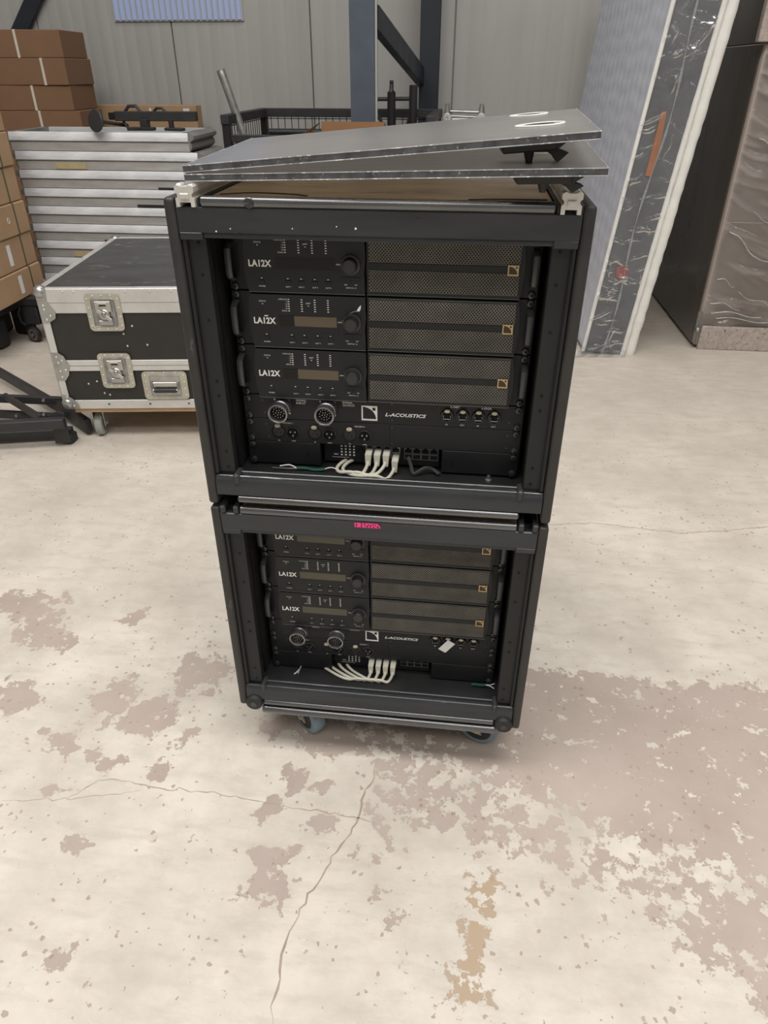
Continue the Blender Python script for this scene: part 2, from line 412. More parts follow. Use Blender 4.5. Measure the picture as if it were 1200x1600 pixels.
def grid_axis(lo, hi, a, b, fine, coarse):
    r = []; t = lo
    while t < a: r.append(t); t += coarse
    t = a
    while t < b: r.append(t); t += fine
    t = b
    while t < hi: r.append(t); t += coarse
    r.append(hi); return r
gx = grid_axis(-7, 7, -1.3, 2.4, .02, .6); gy = grid_axis(-6, 4.9, -.7, .6, .02, .55)
fm = bpy.data.meshes.new('floor')
fv = [(x, y, 0) for y in gy for x in gx]; nx = len(gx)
fm.from_pydata(fv, [], [(j * nx + i, j * nx + i + 1, (j + 1) * nx + i + 1, (j + 1) * nx + i) for j in range(len(gy) - 1) for i in range(nx - 1)])
at = fm.attributes.new('wear', 'FLOAT', 'POINT'); at.data.foreach_set('value', [wear_at(x, y) for x, y, _ in fv])
at = fm.attributes.new('rust', 'FLOAT', 'POINT'); at.data.foreach_set('value', [tan_at(x, y) for x, y, _ in fv])
m, nt, b, out = nodes_of('worn_epoxy_on_concrete')
v = coords(nt)
aw = nt.nodes.new('ShaderNodeAttribute'); aw.attribute_name = 'wear'
ar = nt.nodes.new('ShaderNodeAttribute'); ar.attribute_name = 'rust'
n1 = noise(nt, v, 25, 11, .68, .1); n2 = noise(nt, v, 3.4, 6, .65); n3 = noise(nt, v, 95, 4, .6); n4 = noise(nt, coords(nt, (1, 3, 1)), 9, 6, .65)
s = mathn(nt, 'ADD', aw.outputs['Fac'], mathn(nt, 'MULTIPLY', mathn(nt, 'SUBTRACT', n1, .5), 2.1))
peel = nt.nodes.new('ShaderNodeMapRange'); peel.inputs[1].default_value = .495; peel.inputs[2].default_value = .535; nt.links.new(s, peel.inputs[0])
# paint: cream with broad grey dirt and fine streaks
paint = mixc(nt, ramp(nt, .35, .75).outputs[0], (0.74, 0.665, 0.555, 1), (0.62, 0.54, 0.44, 1))
r_a = ramp(nt, .38, .72, (0.735, 0.685, 0.605, 1), (0.52, 0.47, 0.41, 1)); nt.links.new(n2, r_a.inputs[0])
r_b = ramp(nt, .48, .76, (0, 0, 0, 1), (.75, .75, .75, 1)); nt.links.new(n4, r_b.inputs[0])
paint = mixc(nt, r_b.outputs[0], r_a.outputs[0], (0.53, 0.475, 0.405, 1))
# small chips and specks, in clusters
vo = N(nt, 'ShaderNodeTexVoronoi', Scale=62.0, Randomness=1.0)
wv = nt.nodes.new('ShaderNodeVectorMath'); wv.operation = 'ADD'
nv = N(nt, 'ShaderNodeTexNoise', Scale=120.0, Detail=2.0); nt.links.new(v, nv.inputs['Vector'])
sv = nt.nodes.new('ShaderNodeVectorMath'); sv.operation = 'SCALE'; sv.inputs['Scale'].default_value = .012; nt.links.new(nv.outputs['Color'], sv.inputs[0])
nt.links.new(v, wv.inputs[0]); nt.links.new(sv.outputs[0], wv.inputs[1]); nt.links.new(wv.outputs[0], vo.inputs['Vector'])
sc_ = nt.nodes.new('ShaderNodeSeparateColor'); nt.links.new(vo.outputs['Color'], sc_.inputs[0])
n5 = noise(nt, v, 5, 3, .6)
clus = nt.nodes.new('ShaderNodeMapRange'); clus.inputs[1].default_value = .40; clus.inputs[2].default_value = .68; clus.inputs[3].default_value = .45; clus.inputs[4].default_value = 1.25; nt.links.new(n5, clus.inputs[0])
rad_ = mathn(nt, 'MULTIPLY', mathn(nt, 'MULTIPLY', mathn(nt, 'POWER', sc_.outputs[0], 2.2), .36), clus.outputs[0])
chip = nt.nodes.new('ShaderNodeMapRange'); chip.inputs[1].default_value = -.015; chip.inputs[2].default_value = .02; chip.inputs[3].default_value = 0; chip.inputs[4].default_value = .85
nt.links.new(mathn(nt, 'SUBTRACT', rad_, vo.outputs['Distance']), chip.inputs[0])
r_s = chip
paint = mixc(nt, r_s.outputs[0], paint, (0.40, 0.32, 0.265, 1))
r_c = ramp(nt, .35, .7, (0.43, 0.355, 0.31, 1), (0.51, 0.43, 0.385, 1)); nt.links.new(n2, r_c.inputs[0])
bare = mixc(nt, mathn(nt, 'MULTIPLY', r_s.outputs[0], .6), r_c.outputs[0], (0.30, 0.22, 0.17, 1))
bare = mixc(nt, mathn(nt, 'MULTIPLY', ar.outputs['Fac'], .8), bare, (0.48, 0.36, 0.235, 1))
# towards the back the coat is dull grey brown, light falloff partly painted in
sp = nt.nodes.new('ShaderNodeSeparateXYZ'); nt.links.new(v, sp.inputs[0])
far = nt.nodes.new('ShaderNodeMapRange'); far.inputs[1].default_value = .2; far.inputs[2].default_value = 2.6; far.inputs[3].default_value = 0; far.inputs[4].default_value = .75
nt.links.new(sp.outputs[1], far.inputs[0])
paint = mixc(nt, mathn(nt, 'MULTIPLY', far.outputs[0], mathn(nt, 'ADD', n4, .35)), paint, (0.46, 0.41, 0.35, 1))
nt.links.new(mixc(nt, peel.outputs[0], paint, bare), b.inputs['Base Color'])
b.inputs['Roughness'].default_value = .55; b.inputs['Specular IOR Level'].default_value = .35
bn = N(nt, 'ShaderNodeBump', Strength=.35, Distance=.003); nt.links.new(mathn(nt, 'SUBTRACT', mathn(nt, 'MULTIPLY', n3, .4), peel.outputs[0]), bn.inputs['Height']); nt.links.new(bn.outputs[0], b.inputs['Normal'])
fm.materials.append(m)
floor = structure(bpy.data.objects.new('floor', fm)); COL.objects.link(floor)
M['crack'] = mat('crack_fill', (.42, .34, .28), .9, 0, .2)
def crack(pts, w, seed):
    rnd = random.Random(seed); P = []
    for (a, b_) in zip(pts, pts[1:]):
        n = max(2, int(math.hypot(b_[0] - a[0], b_[1] - a[1]) / .012))
        for i in range(n):
            t = i / n; P.append(Vector((a[0] + (b_[0] - a[0]) * t + rnd.gauss(0, .0022), a[1] + (b_[1] - a[1]) * t + rnd.gauss(0, .0022), .0004)))
    mb = MB(); L = []; R = []
    for i, p in enumerate(P):
        t = P[min(i + 1, len(P) - 1)] - P[max(0, i - 1)]; t.normalize(); sd = Vector((-t.y, t.x, 0))
        k = w * (.35 + rnd.random()) * min(1, .2 + i / 4, .2 + (len(P) - 1 - i) / 4)
        L.append(mb.bm.verts.new(p + sd * k)); R.append(mb.bm.verts.new(p - sd * k))
    for i in range(len(P) - 1): mb.bm.faces.new((L[i], L[i + 1], R[i + 1], R[i]))
    return put(mb, 'crack', M['crack'], floor)
crack([(0, 0), (0, -.05), (-.02, -.11), (-.02, -.15), (-.03, -.19), (-.06, -.24), (-.07, -.28), (-.09, -.32), (-.10, -.36), (-.11, -.39), (-.11, -.44), (-.11, -.48), (-.10, -.55)], .0019, 1)
crack([(-.64, -.18), (-.58, -.12), (-.47, -.13), (-.32, -.13), (-.20, -.14), (-.07, -.15), (.03, -.16)], .0011, 2)
crack([(.40, 1.0), (.45, 1.01), (.6, 1.04), (.73, 1.03), (.88, 1.01), (1.03, 1.04), (1.3, 1.12)], .0018, 3)
crack([(-.77, -.20), (-.64, -.18), (-.48, -.14)], .0008, 4)

# ------------------------------------------------------------------ hall: back wall of ribbed panels, other walls, ceiling
WY = 4.90
wall = structure(put(MB().box(-7, 7, WY + .03, WY + .12, 0, 6), 'wall_back', M['wall']))
def wall_panel(x0, w):
    prof = [(x0 + .004, WY + .03), (x0 + .004, WY + .004), (x0 + .008, WY)]
    n = 11
    for i in range(1, n):
        c = x0 + w * i / n
        prof += [(c - .009, WY), (c - .004, WY + .0011), (c + .004, WY + .0011), (c + .009, WY)]
    prof += [(x0 + w - .008, WY), (x0 + w - .004, WY + .004), (x0 + w - .004, WY + .03)]
    return put(MB().prism(prof, 'z', .01, 6.0), 'wall_panel', M['wall'], wall, angle=20)
for k in range(-6, 6): wall_panel(-.065 + k * 1.02, 1.02)
structure(put(MB().box(-7.1, -7, -6, WY, 0, 6), 'wall_left', M['wall']))
structure(put(MB().box(7, 7.1, -6, WY, 0, 6), 'wall_right', M['wall']))
structure(put(MB().box(-7, 7, -6.1, -6, 0, 6), 'wall_front', M['wall']))
structure(put(MB().box(-7.1, 7.1, -6.1, WY + .1, 6, 6.1), 'ceiling', M['wall']))
# daylight reflected on the wall, drawn as a glowing ribbed panel
m, nt, b, out = nodes_of('glowing_daylight_reflection')
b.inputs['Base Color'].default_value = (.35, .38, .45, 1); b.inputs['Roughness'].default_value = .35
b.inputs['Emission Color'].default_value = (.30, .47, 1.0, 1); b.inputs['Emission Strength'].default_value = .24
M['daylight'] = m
glow_strip = structure(put(MB().box(-2.52, -1.56, WY - .012, WY - .002, 1.598, 2.7), 'daylight_reflection_1', M['wall']))
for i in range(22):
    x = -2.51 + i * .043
    put(MB().prism([(x, WY - .013), (x + .006, WY - .022), (x + .027, WY - .022), (x + .033, WY - .013)], 'z', 1.606, 2.69), 'reflection_rib', M['daylight'], glow_strip)

# ------------------------------------------------------------------ steel frame of the hall
col_t = thing('steel_column', 'blue grey steel column with a rear post and a diagonal brace between', 'column', (-.48, 3.38, 0))
mb = MB()
for (a, b_, c, d) in ((-.553, -.424, 3.30, 3.31), (-.553, -.424, 3.43, 3.44), (-.493, -.484, 3.31, 3.43)): mb.box(a, b_, c, d, 0, 6)
put(mb, 'front_post', M['blue_steel'], col_t, world=True)
put(MB().box(-.424, -.411, 3.315, 3.328, 0, 6, .003), 'edge_strip', M['wall'], col_t, world=True, label='pale grey edge strip')  # pale strip along the right edge of the front flange
mb = MB()
for (a, b_, c, d) in ((-.285, -.155, 4.62, 4.63), (-.285, -.155, 4.74, 4.75), (-.225, -.215, 4.63, 4.74)): mb.box(a, b_, c, d, 0, 6)
put(mb, 'rear_post', M['dark_blue'], col_t, world=True)
put(MB().bar((-.436, 3.40, 1.535), (-.270, 4.68, 1.255), .05, .110, .004, up=(0, 0, 1)), 'diagonal_brace', M['dark_blue'], col_t, world=True)
put(MB().box(-.42, -.28, 3.43, 4.62, 4.2, 4.3), 'tie_beam', M['dark_blue'], col_t, world=True)
br = put(MB().bar((-3.72, 4.86, 1.0), (-2.2, 4.86, 2.75), .03, .105, .003), 'cross_brace', M['dark_blue'])
tag(br, 'dark diagonal steel brace behind the brown cartons', 'brace')

# ------------------------------------------------------------------ the two racks
A1, A2 = 1.090, 0.580           # height of the top amplifier's top edge in each rack
def curve_edge(x0, bulge, z0, z1, n=8):
    return [(x0 + bulge * (1 - (2 * i / n - 1) ** 2), z0 + (z1 - z0) * i / n) for i in range(n + 1)]

def build_rack(upper):
    A = A1 if upper else A2
    zb = A - .445
    base = zb if upper else .125
    R = thing('amplifier_rack', 'scuffed black rack on top, clear sheets lying on its lid' if upper else 'lower black rack on blue casters, carrying the other rack', 'rack', (0, 0, base))
    P = lambda mb, name, m, par=None, **k: put(mb, name, m, par or R, world=True, **k)
    for sx in (-1, 1):
        x0, x1 = sorted((sx * .2815, sx * .299))
        P(MB().box(x0, x1, -.002, .50, A - .445, A + .058, .006, seg=3), 'side_panel', M['panel_black'])
        # upright with its groove, the flat strip that carries bolt holes
        x0, x1 = sorted((sx * .2475, sx * .2805))
        up = P(MB().box(x0, x1, .012, .030, A - .386, A + .010, .001), 'upright', M['upright'])
        x0, x1 = sorted((sx * .2745, sx * .2812))
        P(MB().box(x0, x1, .004, .012, A - .386, A + .010, .002), 'upright_lip', M['upright'], up)
        for z in (-.004, -.050, -.118, -.218, -.243, -.345, -.375):
            P(MB().cyl((sx * .259, .0135, A + z), (sx * .259, .0112, A + z), .0026, 10), 'bolt_hole', M['hole'], up)
        # rack rail behind the ears
        x0, x1 = sorted((sx * .2235, sx * .2435))
        P(MB().box(x0, x1, .0875, .092, A - .41, A + .006), 'rack_rail', M['dark_in'])
        P(MB().box(*sorted((sx * .252, sx * .2800)), .06, .49, A - .40, A + .02), 'inner_liner', M['dark_in'])
    # top beam: flat front with a stepped lower lip
    tb = [(0, .0445), (0, .012), (.004, .0085), (.004, .004), (.03, .004), (.03, .046), (.002, .046)]
    P(MB().prism([(y, A + z) for y, z in tb], 'x', -.281, .281), 'top_beam', M['rack_alu'])
    if upper:
        for x, z, r in ((-.226, .014, .0012), (-.205, .018, .0009), (-.115, .020, .0009), (-.025, .022, .0016), (-.052, .024, .0009)):
            P(MB().cyl((x, .0005, A + z), (x, -.0006, A + z), r, 8), 'paint_chip', M['print'])
    # lower beam with its ridged sloping top
    bb = [(0, -.425), (0, -.399), (.003, -.394), (.005, -.3905), (.009, -.3895), (.012, -.393), (.016, -.393), (.018, -.3885), (.024, -.3878), (.0265, -.390), (.0265, -.425)]
    P(MB().prism([(y, A + z) for y, z in bb], 'x', -.281, .281), 'bottom_beam', M['rack_alu'])
    for y, z, r_ in ((.0068, -.3905, .0026), (.0200, -.3885, .0026)):
        P(MB().cyl((-.280, y, A + z), (.280, y, A + z), r_, 10), 'beam_bead', M['rack_bead'])
    for sx in (-1, 1):
        P(MB().box(*sorted((sx * .238, sx * .249)), -.0015, .03, A - .4035, A - .3835, .003), 'corner_joint', M['rack_black'])
        P(MB().box(*sorted((sx * .2475, sx * .281)), -.0005, .010, A + .0015, A + .012, .001), 'corner_bracket', M['rack_alu'])
    # lids and liners
    P(MB().box(-.245, .245, .012, .49, A + .046, A + .054, .001), 'lid_board', M['brown_board'])
    if upper:
        for pts in ([(-.235, .060, A + .0543), (-.19, .080, A + .0545), (-.13, .072, A + .0545), (-.105, .060, A + .0543)], [(.128, .052, A + .0543), (.17, .060, A + .0545), (.238, .062, A + .0545)]):
            P(MB().tube(bez(pts, 5), .0012, 6, flat=(.0035, .0008)), 'lid_scratch', M['shelf'], label='dark scratch in the lid')
        P(MB().cyl((-.174, .0005, A + .0525), (-.174, -.0030, A + .0525), .0075, 16, bev=.001), 'tube_plug', M['rack_bead'])
    P(MB().cyl((-.245, .006, A + .0525), (.245, .006, A + .0525), .0078, 16, bev=.002), 'edge_tube', M['rack_tube'])
    P(MB().box(-.281, .281, .027, .49, A - .425, A - .404), 'base_board', M['shelf'])
    P(MB().box(-.281, .281, .486, .494, A - .41, A + .04), 'back_board', M['dark_in'])
    P(MB().cyl((-.245, .004, A - .4335), (.245, .004, A - .4335), .0072, 14, bev=.002), 'edge_tube', M['rack_tube'])
    # stacking rails on both long sides of the lid
    for sx in (-1, 1):
        if upper:
            c = sx * .2645
            prof = [(-.0135, 0), (-.0135, .011), (-.0105, .013), (-.0105, .017), (-.0135, .019), (-.0135, .026), (-.009, .028), (-.004, .026), (.004, .026), (.009, .028), (.0135, .026), (.0135, .019), (.0105, .017), (.0105, .013), (.0135, .011), (.0135, 0), (.008, 0), (.008, .006), (-.008, .006), (-.008, 0)]
            rl = P(MB().prism([(c + x, A + .046 + z) for x, z in prof], 'y', -.004, .485), 'stacking_rail', M['cast'], label='bare light aluminium rail')
            P(MB().box(c - .0065, c + .0065, -.0065, -.003, A + .056, A + .064, .001).cyl((c, -.0035, A + .060), (c, -.0075, A + .060), .003, 10), 'end_stop', M['cast'], rl)
            if sx < 0:
                P(MB().box(c - .013, c - .004, .0, .02, A + .070, A + .0755, .002).box(c + .004, c + .0125, .0, .02, A + .070, A + .0745, .002), 'broken_clip', M['cast'], rl)
            for d in (-1, 1):
                P(MB().box(*sorted((c + d * .0145, c + d * .0175)), .002, .485, A + .046, A + .058, .001), 'rail_guard', M['rack_black'])
        else:
            for d in (-.012, .012):
                P(MB().box(sx * .264 + d - .005, sx * .264 + d + .005, -.002, .485, A + .046, A + .061, .002), 'stacking_rail', M['rack_black'])
    if not upper:
        P(MB().cyl((-.25, .004, A - .4555), (.25, .004, A - .4555), .0098, 16, bev=.002), 'bottom_tube', M['rack_tube'])
        P(MB().box(-.281, .281, .014, .49, A - .4555, A - .4255), 'dolly_board', M['rack_black'])
        for sx in (-1, 1):
            k = P(MB().lathe((sx * .2655, .012, A - .4335), (0, -1, 0), [(.013, 0), (.0185, .003), (.0185, .016), (.0165, .020), (.011, .0215)], 24), 'corner_buffer', M['rubber'])
            P(MB().cyl((sx * .2655, -.0085, A - .4335), (sx * .2655, -.0105, A - .4335), .007, 12), 'buffer_screw', M['screw'], k)
        # swivel casters
        for (cx, cy, yaw) in ((-.192, .094, -44), (.190, .094, -20), (-.19, .40, 20), (.2, .40, -30)):
            a = math.radians(yaw); T = Matrix.Translation((cx, cy, 0)) @ Matrix.Rotation(a, 4, 'Z')
            zt = A - .4555
            c = P(MB().box(-.045, .045, -.04, .04, zt - .005, zt, .002).cyl((0, 0, zt - .022), (0, 0, zt - .004), .024, 16).xf(T), 'caster', M['zinc'])
            off = .034
            P(MB().prism([(-.018, zt - .02), (.018, zt - .02), (off + .014, .038), (off - .012, .038)], 'y', -.022, -.018).prism([(-.018, zt - .02), (.018, zt - .02), (off + .014, .038), (off - .012, .038)], 'y', .018, .022).cyl((off, -.026, .048), (off, .026, .048), .006, 10).xf(T), 'fork', M['zinc'], c)
            P(MB().lathe((off, -.016, .0485), (0, 1, 0), [(.040, 0), (.046, .002), (.0485, .007), (.0485, .025), (.046, .030), (.040, .032)], 28).xf(T), 'tyre', M['blue_tire'], c, label='blue grey tyre')
            P(MB().lathe((off, -.0175, .0485), (0, 1, 0), [(.012, 0), (.041, .002), (.041, .033), (.012, .035)], 24).xf(T), 'wheel_hub', M['rubber'], c)
        # strip of pink tape with marker strokes
        t = P(MB().box(-.0375, .0085, -.0009, 0, A + .0345, A + .0435, .0002), 'pink_tape', M['pink'], label='torn neon pink tape with black marker strokes')
        mb = MB()
        for (x, z, w, h) in ((-.0348, .0395, .0014, .0075), (-.0257, .0395, .0015, .0085), (-.0202, .0415, .0016, .004), (-.0182, .0375, .003, .0013), (-.0142, .0410, .0030, .0014), (-.0148, .0372, .0016, .0032), (-.0098, .0385, .0016, .0050), (-.0062, .0410, .0034, .0013), (-.0045, .0365, .0030, .0014), (-.0010, .0410, .0015, .0024), (.0022, .0378, .0030, .0022), (.0050, .0360, .0015, .0012)):
            mb.box(x, x + w, -.00125, -.0008, A + z - h / 2, A + z + h / 2)
        mb.prism([(.0040, A + .0437), (.0087, A + .0437), (.0087, A + .0395)], 'y', -.00125, -.0008)
        P(mb, 'marker_strokes', M['ink'], t)
    return R
rack_lo = build_rack(False)
rack_up = build_rack(True)

# ------------------------------------------------------------------ power amplifiers
def logo_frame(mb, x0, x1, z0, z1, y, k=.10):
    """square frame, white outside a quarter arc, with a small square cut near the upper right corner"""
    w = x1 - x0; h = z1 - z0; t = w * k; y0, y1 = y - .0006, y
    mb.box(x0, x1, y0, y1, z0, z0 + t * 1.25); mb.box(x0, x0 + t, y0, y1, z0 + t * 1.25, z1)
    mb.box(x0 + t, x1, y0, y1, z1 - t, z1); mb.box(x1 - t, x1, y0, y1, z0 + t * 1.25, z1 - t)
    ax, az = x0 + t, z0 + t * 1.25; r = w - 2.0 * t
    arc = [(ax + r * math.sin(i / 10 * math.pi / 2), az + (h - 2.25 * t) * math.cos(i / 10 * math.pi / 2)) for i in range(11)]
    for i in range(10):
        (xa, za), (xb, zb_) = arc[i], arc[i + 1]
        mb.prism([(xa, za), (xb, zb_), (xb, z1 - t), (xa, z1 - t)], 'y', y0, y1)
    return (x0 + w * .70, x0 + w * .88, z0 + h * .70, z0 + h * .88)

AMP_GROUP = 'power amplifiers in the racks'
def build_amp(label):
    """front at local y = 0 (ear plane), z = 0 at the amplifier's top edge"""
    R = thing('power_amplifier', label, 'amplifier', (0, .080, A1), group=AMP_GROUP)
    P = lambda mb, name, m, par=None, **k: put(mb, name, m, par or R, **k)
    H = .0875
    P(MB().box(-.2412, .2412, 0, .004, -H, -.0008, .0006).box(-.215, .215, .004, .36, -H, -.001), 'chassis', M['amp_black'])
    yf = -.0155
    # control face: left edge bowed, right edge with a soft wave beside the grille
    left = [(-.2065 - .0045 * (1 - (2 * i / 8 - 1) ** 2), -.0012 - .0848 * i / 8) for i in range(9)]
    right = [(-.0225 + .0016 * math.sin((i / 8 - .5) * 2 * math.pi) * (1 if 2 < i < 6 else .2), -.0860 + .0848 * i / 8) for i in range(9)]
    P(MB().prism(left + right, 'y', yf, .0), 'control_face', M['amp_black'])
    P(MB().box(-.2065, -.0225, yf - .0008, yf + .002, -.0868, -.0858).box(-.0195, .214, yf + .001, yf + .004, -.0868, -.0858), 'face_edge_highlight', M['amp_line'])  # bevel highlight along the lower edge, painted as a light strip
    # grille block with bowed right edge
    gr = [(.2135 + .0045 * (1 - (2 * i / 8 - 1) ** 2), -.0860 + .0848 * i / 8) for i in range(9)]
    g = P(MB().prism([(-.0195, -.0012), (-.0195, -.0860)] + gr, 'y', yf + .002, .0), 'grille_frame', M['amp_black'])
    for z0, z1 in ((-.0375, -.0052), (-.0812, -.0485)):
        P(MB().box(-.0165, .2105, yf + .0006, yf + .002, z0, z1), 'grille', M['grille'], g)
    P(MB().box(-.0165, .2105, yf + .0002, yf + .002, -.0478, -.0382), 'centre_band', M['amp_black'], g)
    P(MB().box(-.0165, .2105, yf - .0002, yf + .002, -.0034, -.0024), 'top_lip', M['amp_line'], g)
    mb = MB(); hx = logo_frame(mb, .1925, .2085, -.0510, -.0358, yf - .0008, .11)
    bd = P(MB().box(.1925, .2085, yf - .0010, yf + .0004, -.0510, -.0358), 'badge', M['badge_dark'], g)
    P(mb, 'badge_emblem', M['gold'], bd)
    P(MB().cyl(((hx[0] + hx[1]) / 2, yf - .0012, (hx[2] + hx[3]) / 2), ((hx[0] + hx[1]) / 2, yf - .0018, (hx[2] + hx[3]) / 2), .0016, 10), 'badge_dot', M['badge_dark'], bd)
    # display and knob
    P(MB().box(-.1635, -.0660, yf - .0002, yf + .001, -.0525, -.0322, .0002), 'bezel', M['amp_black'])
    P(MB().box(-.161, -.0685, yf - .0006, yf, -.0505, -.0342), 'display', M['display'])
    k = P(MB().lathe((-.0440, yf, -.0415), (0, -1, 0), [(.0150, 0), (.0150, .0035), (.0118, .0045), (.0112, .0150), (.0098, .0168)], 28), 'knob', M['knob'])
    P(MB().lathe((-.0440, yf - .0165, -.0415), (0, -1, 0), [(.0094, 0), (.0082, .0004), (.0074, -.0002), (.002, -.0004)], 24), 'knob_cap', M['amp_black'], k)
    P(MB().box(-.0585, -.0295, yf - .0009, yf, -.0660, -.0600, .0004).box(-.0448, -.0432, yf - .0012, yf, -.069, -.064), 'knob_plate', M['amp_black'])
    # handles, one flat bow at each side, and the rack screws
    for sx in (-1, 1):
        x = sx * .2335
        pts = [(x, 0, -.0165), (x, -.012, -.0175), (x, -.0205, -.0225), (x, -.0225, -.032), (x, -.0225, -.055), (x, -.0205, -.0635), (x, -.012, -.0690), (x, 0, -.0700)]
        P(MB().tube(pts, .004, 10, flat=(.0055, .0028)), 'handle', M['amp_edge'])
        for z in (-.00635, -.08255):
            s_ = P(MB().lathe((sx * .2325, 0, z), (0, -1, 0), [(.0062, 0), (.0062, .0015), (.0052, .0042), (.0030, .0050)], 14), 'rack_screw', M['screw'])
            P(MB().cyl((sx * .2325, -.0046, z), (sx * .2325, -.0056, z), .0020, 6), 'screw_socket', M['hole'], s_)
    # lettering
    y = yf - .0005
    mb = MB(); add_text(mb, 'LA12X', -.2035, y, -.0480, .0104, .0360, bold=.035, align='l')
    P(mb, 'model_lettering', M['print'])
    mb = MB()
    add_text(mb, 'STATUS', -.1870, y, -.0130, .0022, align='c'); mb.box(-.188, -.186, y - .0002, y, -.0165, -.0155)
    for i, t in enumerate(('OVERLOAD', '- 5', '- 10', '- 20', '- 40', 'SIGNAL')):
        z = -.0080 - i * .0036
        add_text(mb, t, -.1470, y, z - .001, .0019, align='r')
        for x in (-.1445, -.1235, -.1025, -.0815): mb.box(x - .0014, x + .0014, y - .0002, y, z - .0006, z + .0006)
    add_text(mb, 'LIMIT', -.1130, y, -.0145, .0022, align='c'); mb.box(-.114, -.112, y - .0002, y, -.0180, -.0170)
    add_text(mb, 'MENU', -.0625, y, -.0428, .0020, align='c')
    for x, t in ((-.1845, 'POWER'), (-.1430, 'OUT 1'), (-.1220, 'OUT 2'), (-.1005, 'OUT 3'), (-.0795, 'OUT 4')):
        add_text(mb, t, x, y, -.0785, .0021, align='c'); mb.box(x - .0012, x + .0012, y - .0002, y, -.0655, -.0645)
    add_text(mb, 'DEC', -.0520, y, -.0725, .0018, align='c'); add_text(mb, 'INC', -.0360, y, -.0725, .0018, align='c')
    add_text(mb, 'INPUTS A - D', -.0440, y, -.0772, .0019, align='c')
    P(mb, 'small_lettering', M['print'], kind='stuff')
    for x in (-.1845, -.1430, -.1220, -.1005, -.0795):
        P(MB().box(x - .0045, x + .0045, y - .0009, y, -.0735, -.0680, .0008), 'button', M['amp_black'])
    return R
amp = build_amp('black amplifier at the top of the upper rack, its display black and unlit')
amps = [amp]
LBL = ['black amplifier second from top in upper rack, scrap of tape by its knob',
       'black amplifier third from top in upper rack, just above the connector panel',
       'black amplifier at the top of the lower rack, half hidden by the pink taped beam',
       'black amplifier in the middle of the three in the lower rack',
       'black amplifier third from top in lower rack, just above the connector panel']
for i, l in enumerate(LBL):
    k = i + 1
    z = A1 - .0889 * k if k < 3 else A2 - .0889 * (k - 3)
    a = copy_tree(amp, l, dz=z - A1)
    for ch in a.children:
        if ch.name.split('.')[0] == 'display':
            ch.data = ch.data.copy(); ch.data.materials[0] = M['display_reflect_tan'] if k < 3 else M['display_reflect_olive']  # tan and olive stand for the floor's reflection, painted as display colour
    amps.append(a)
    if k < 3:
        put(MB().box(-.1612, -.1370, -.0163, -.0158, -.0506, -.0342), 'display_dark_end', M['display'], a, label='black end of the display, free of reflection')  # dark glass past the edge of the painted reflection
put(MB().prism([(-.036, -.022), (-.0325, -.0165), (-.029, -.013), (-.0295, -.019), (-.0318, -.0235)], 'y', -.0168, -.0160), 'tape_scrap', M['print'], amps[1], label='torn white tape scrap')
put(MB().tube([(-.060, -.0163, -.039), (-.054, -.0163, -.037), (-.048, -.0163, -.0275), (-.040, -.0163, -.0235), (-.0315, -.0163, -.0225)], .0006, 6), 'tape_thread', M['print_dim'], amps[1])
put(MB().tube([(-.1855, -.0163, -.0355), (-.1835, -.0163, -.0345), (-.1815, -.0163, -.0352), (-.1795, -.0163, -.0345)], .0009, 6), 'tape_shred', M['print'], amps[1])

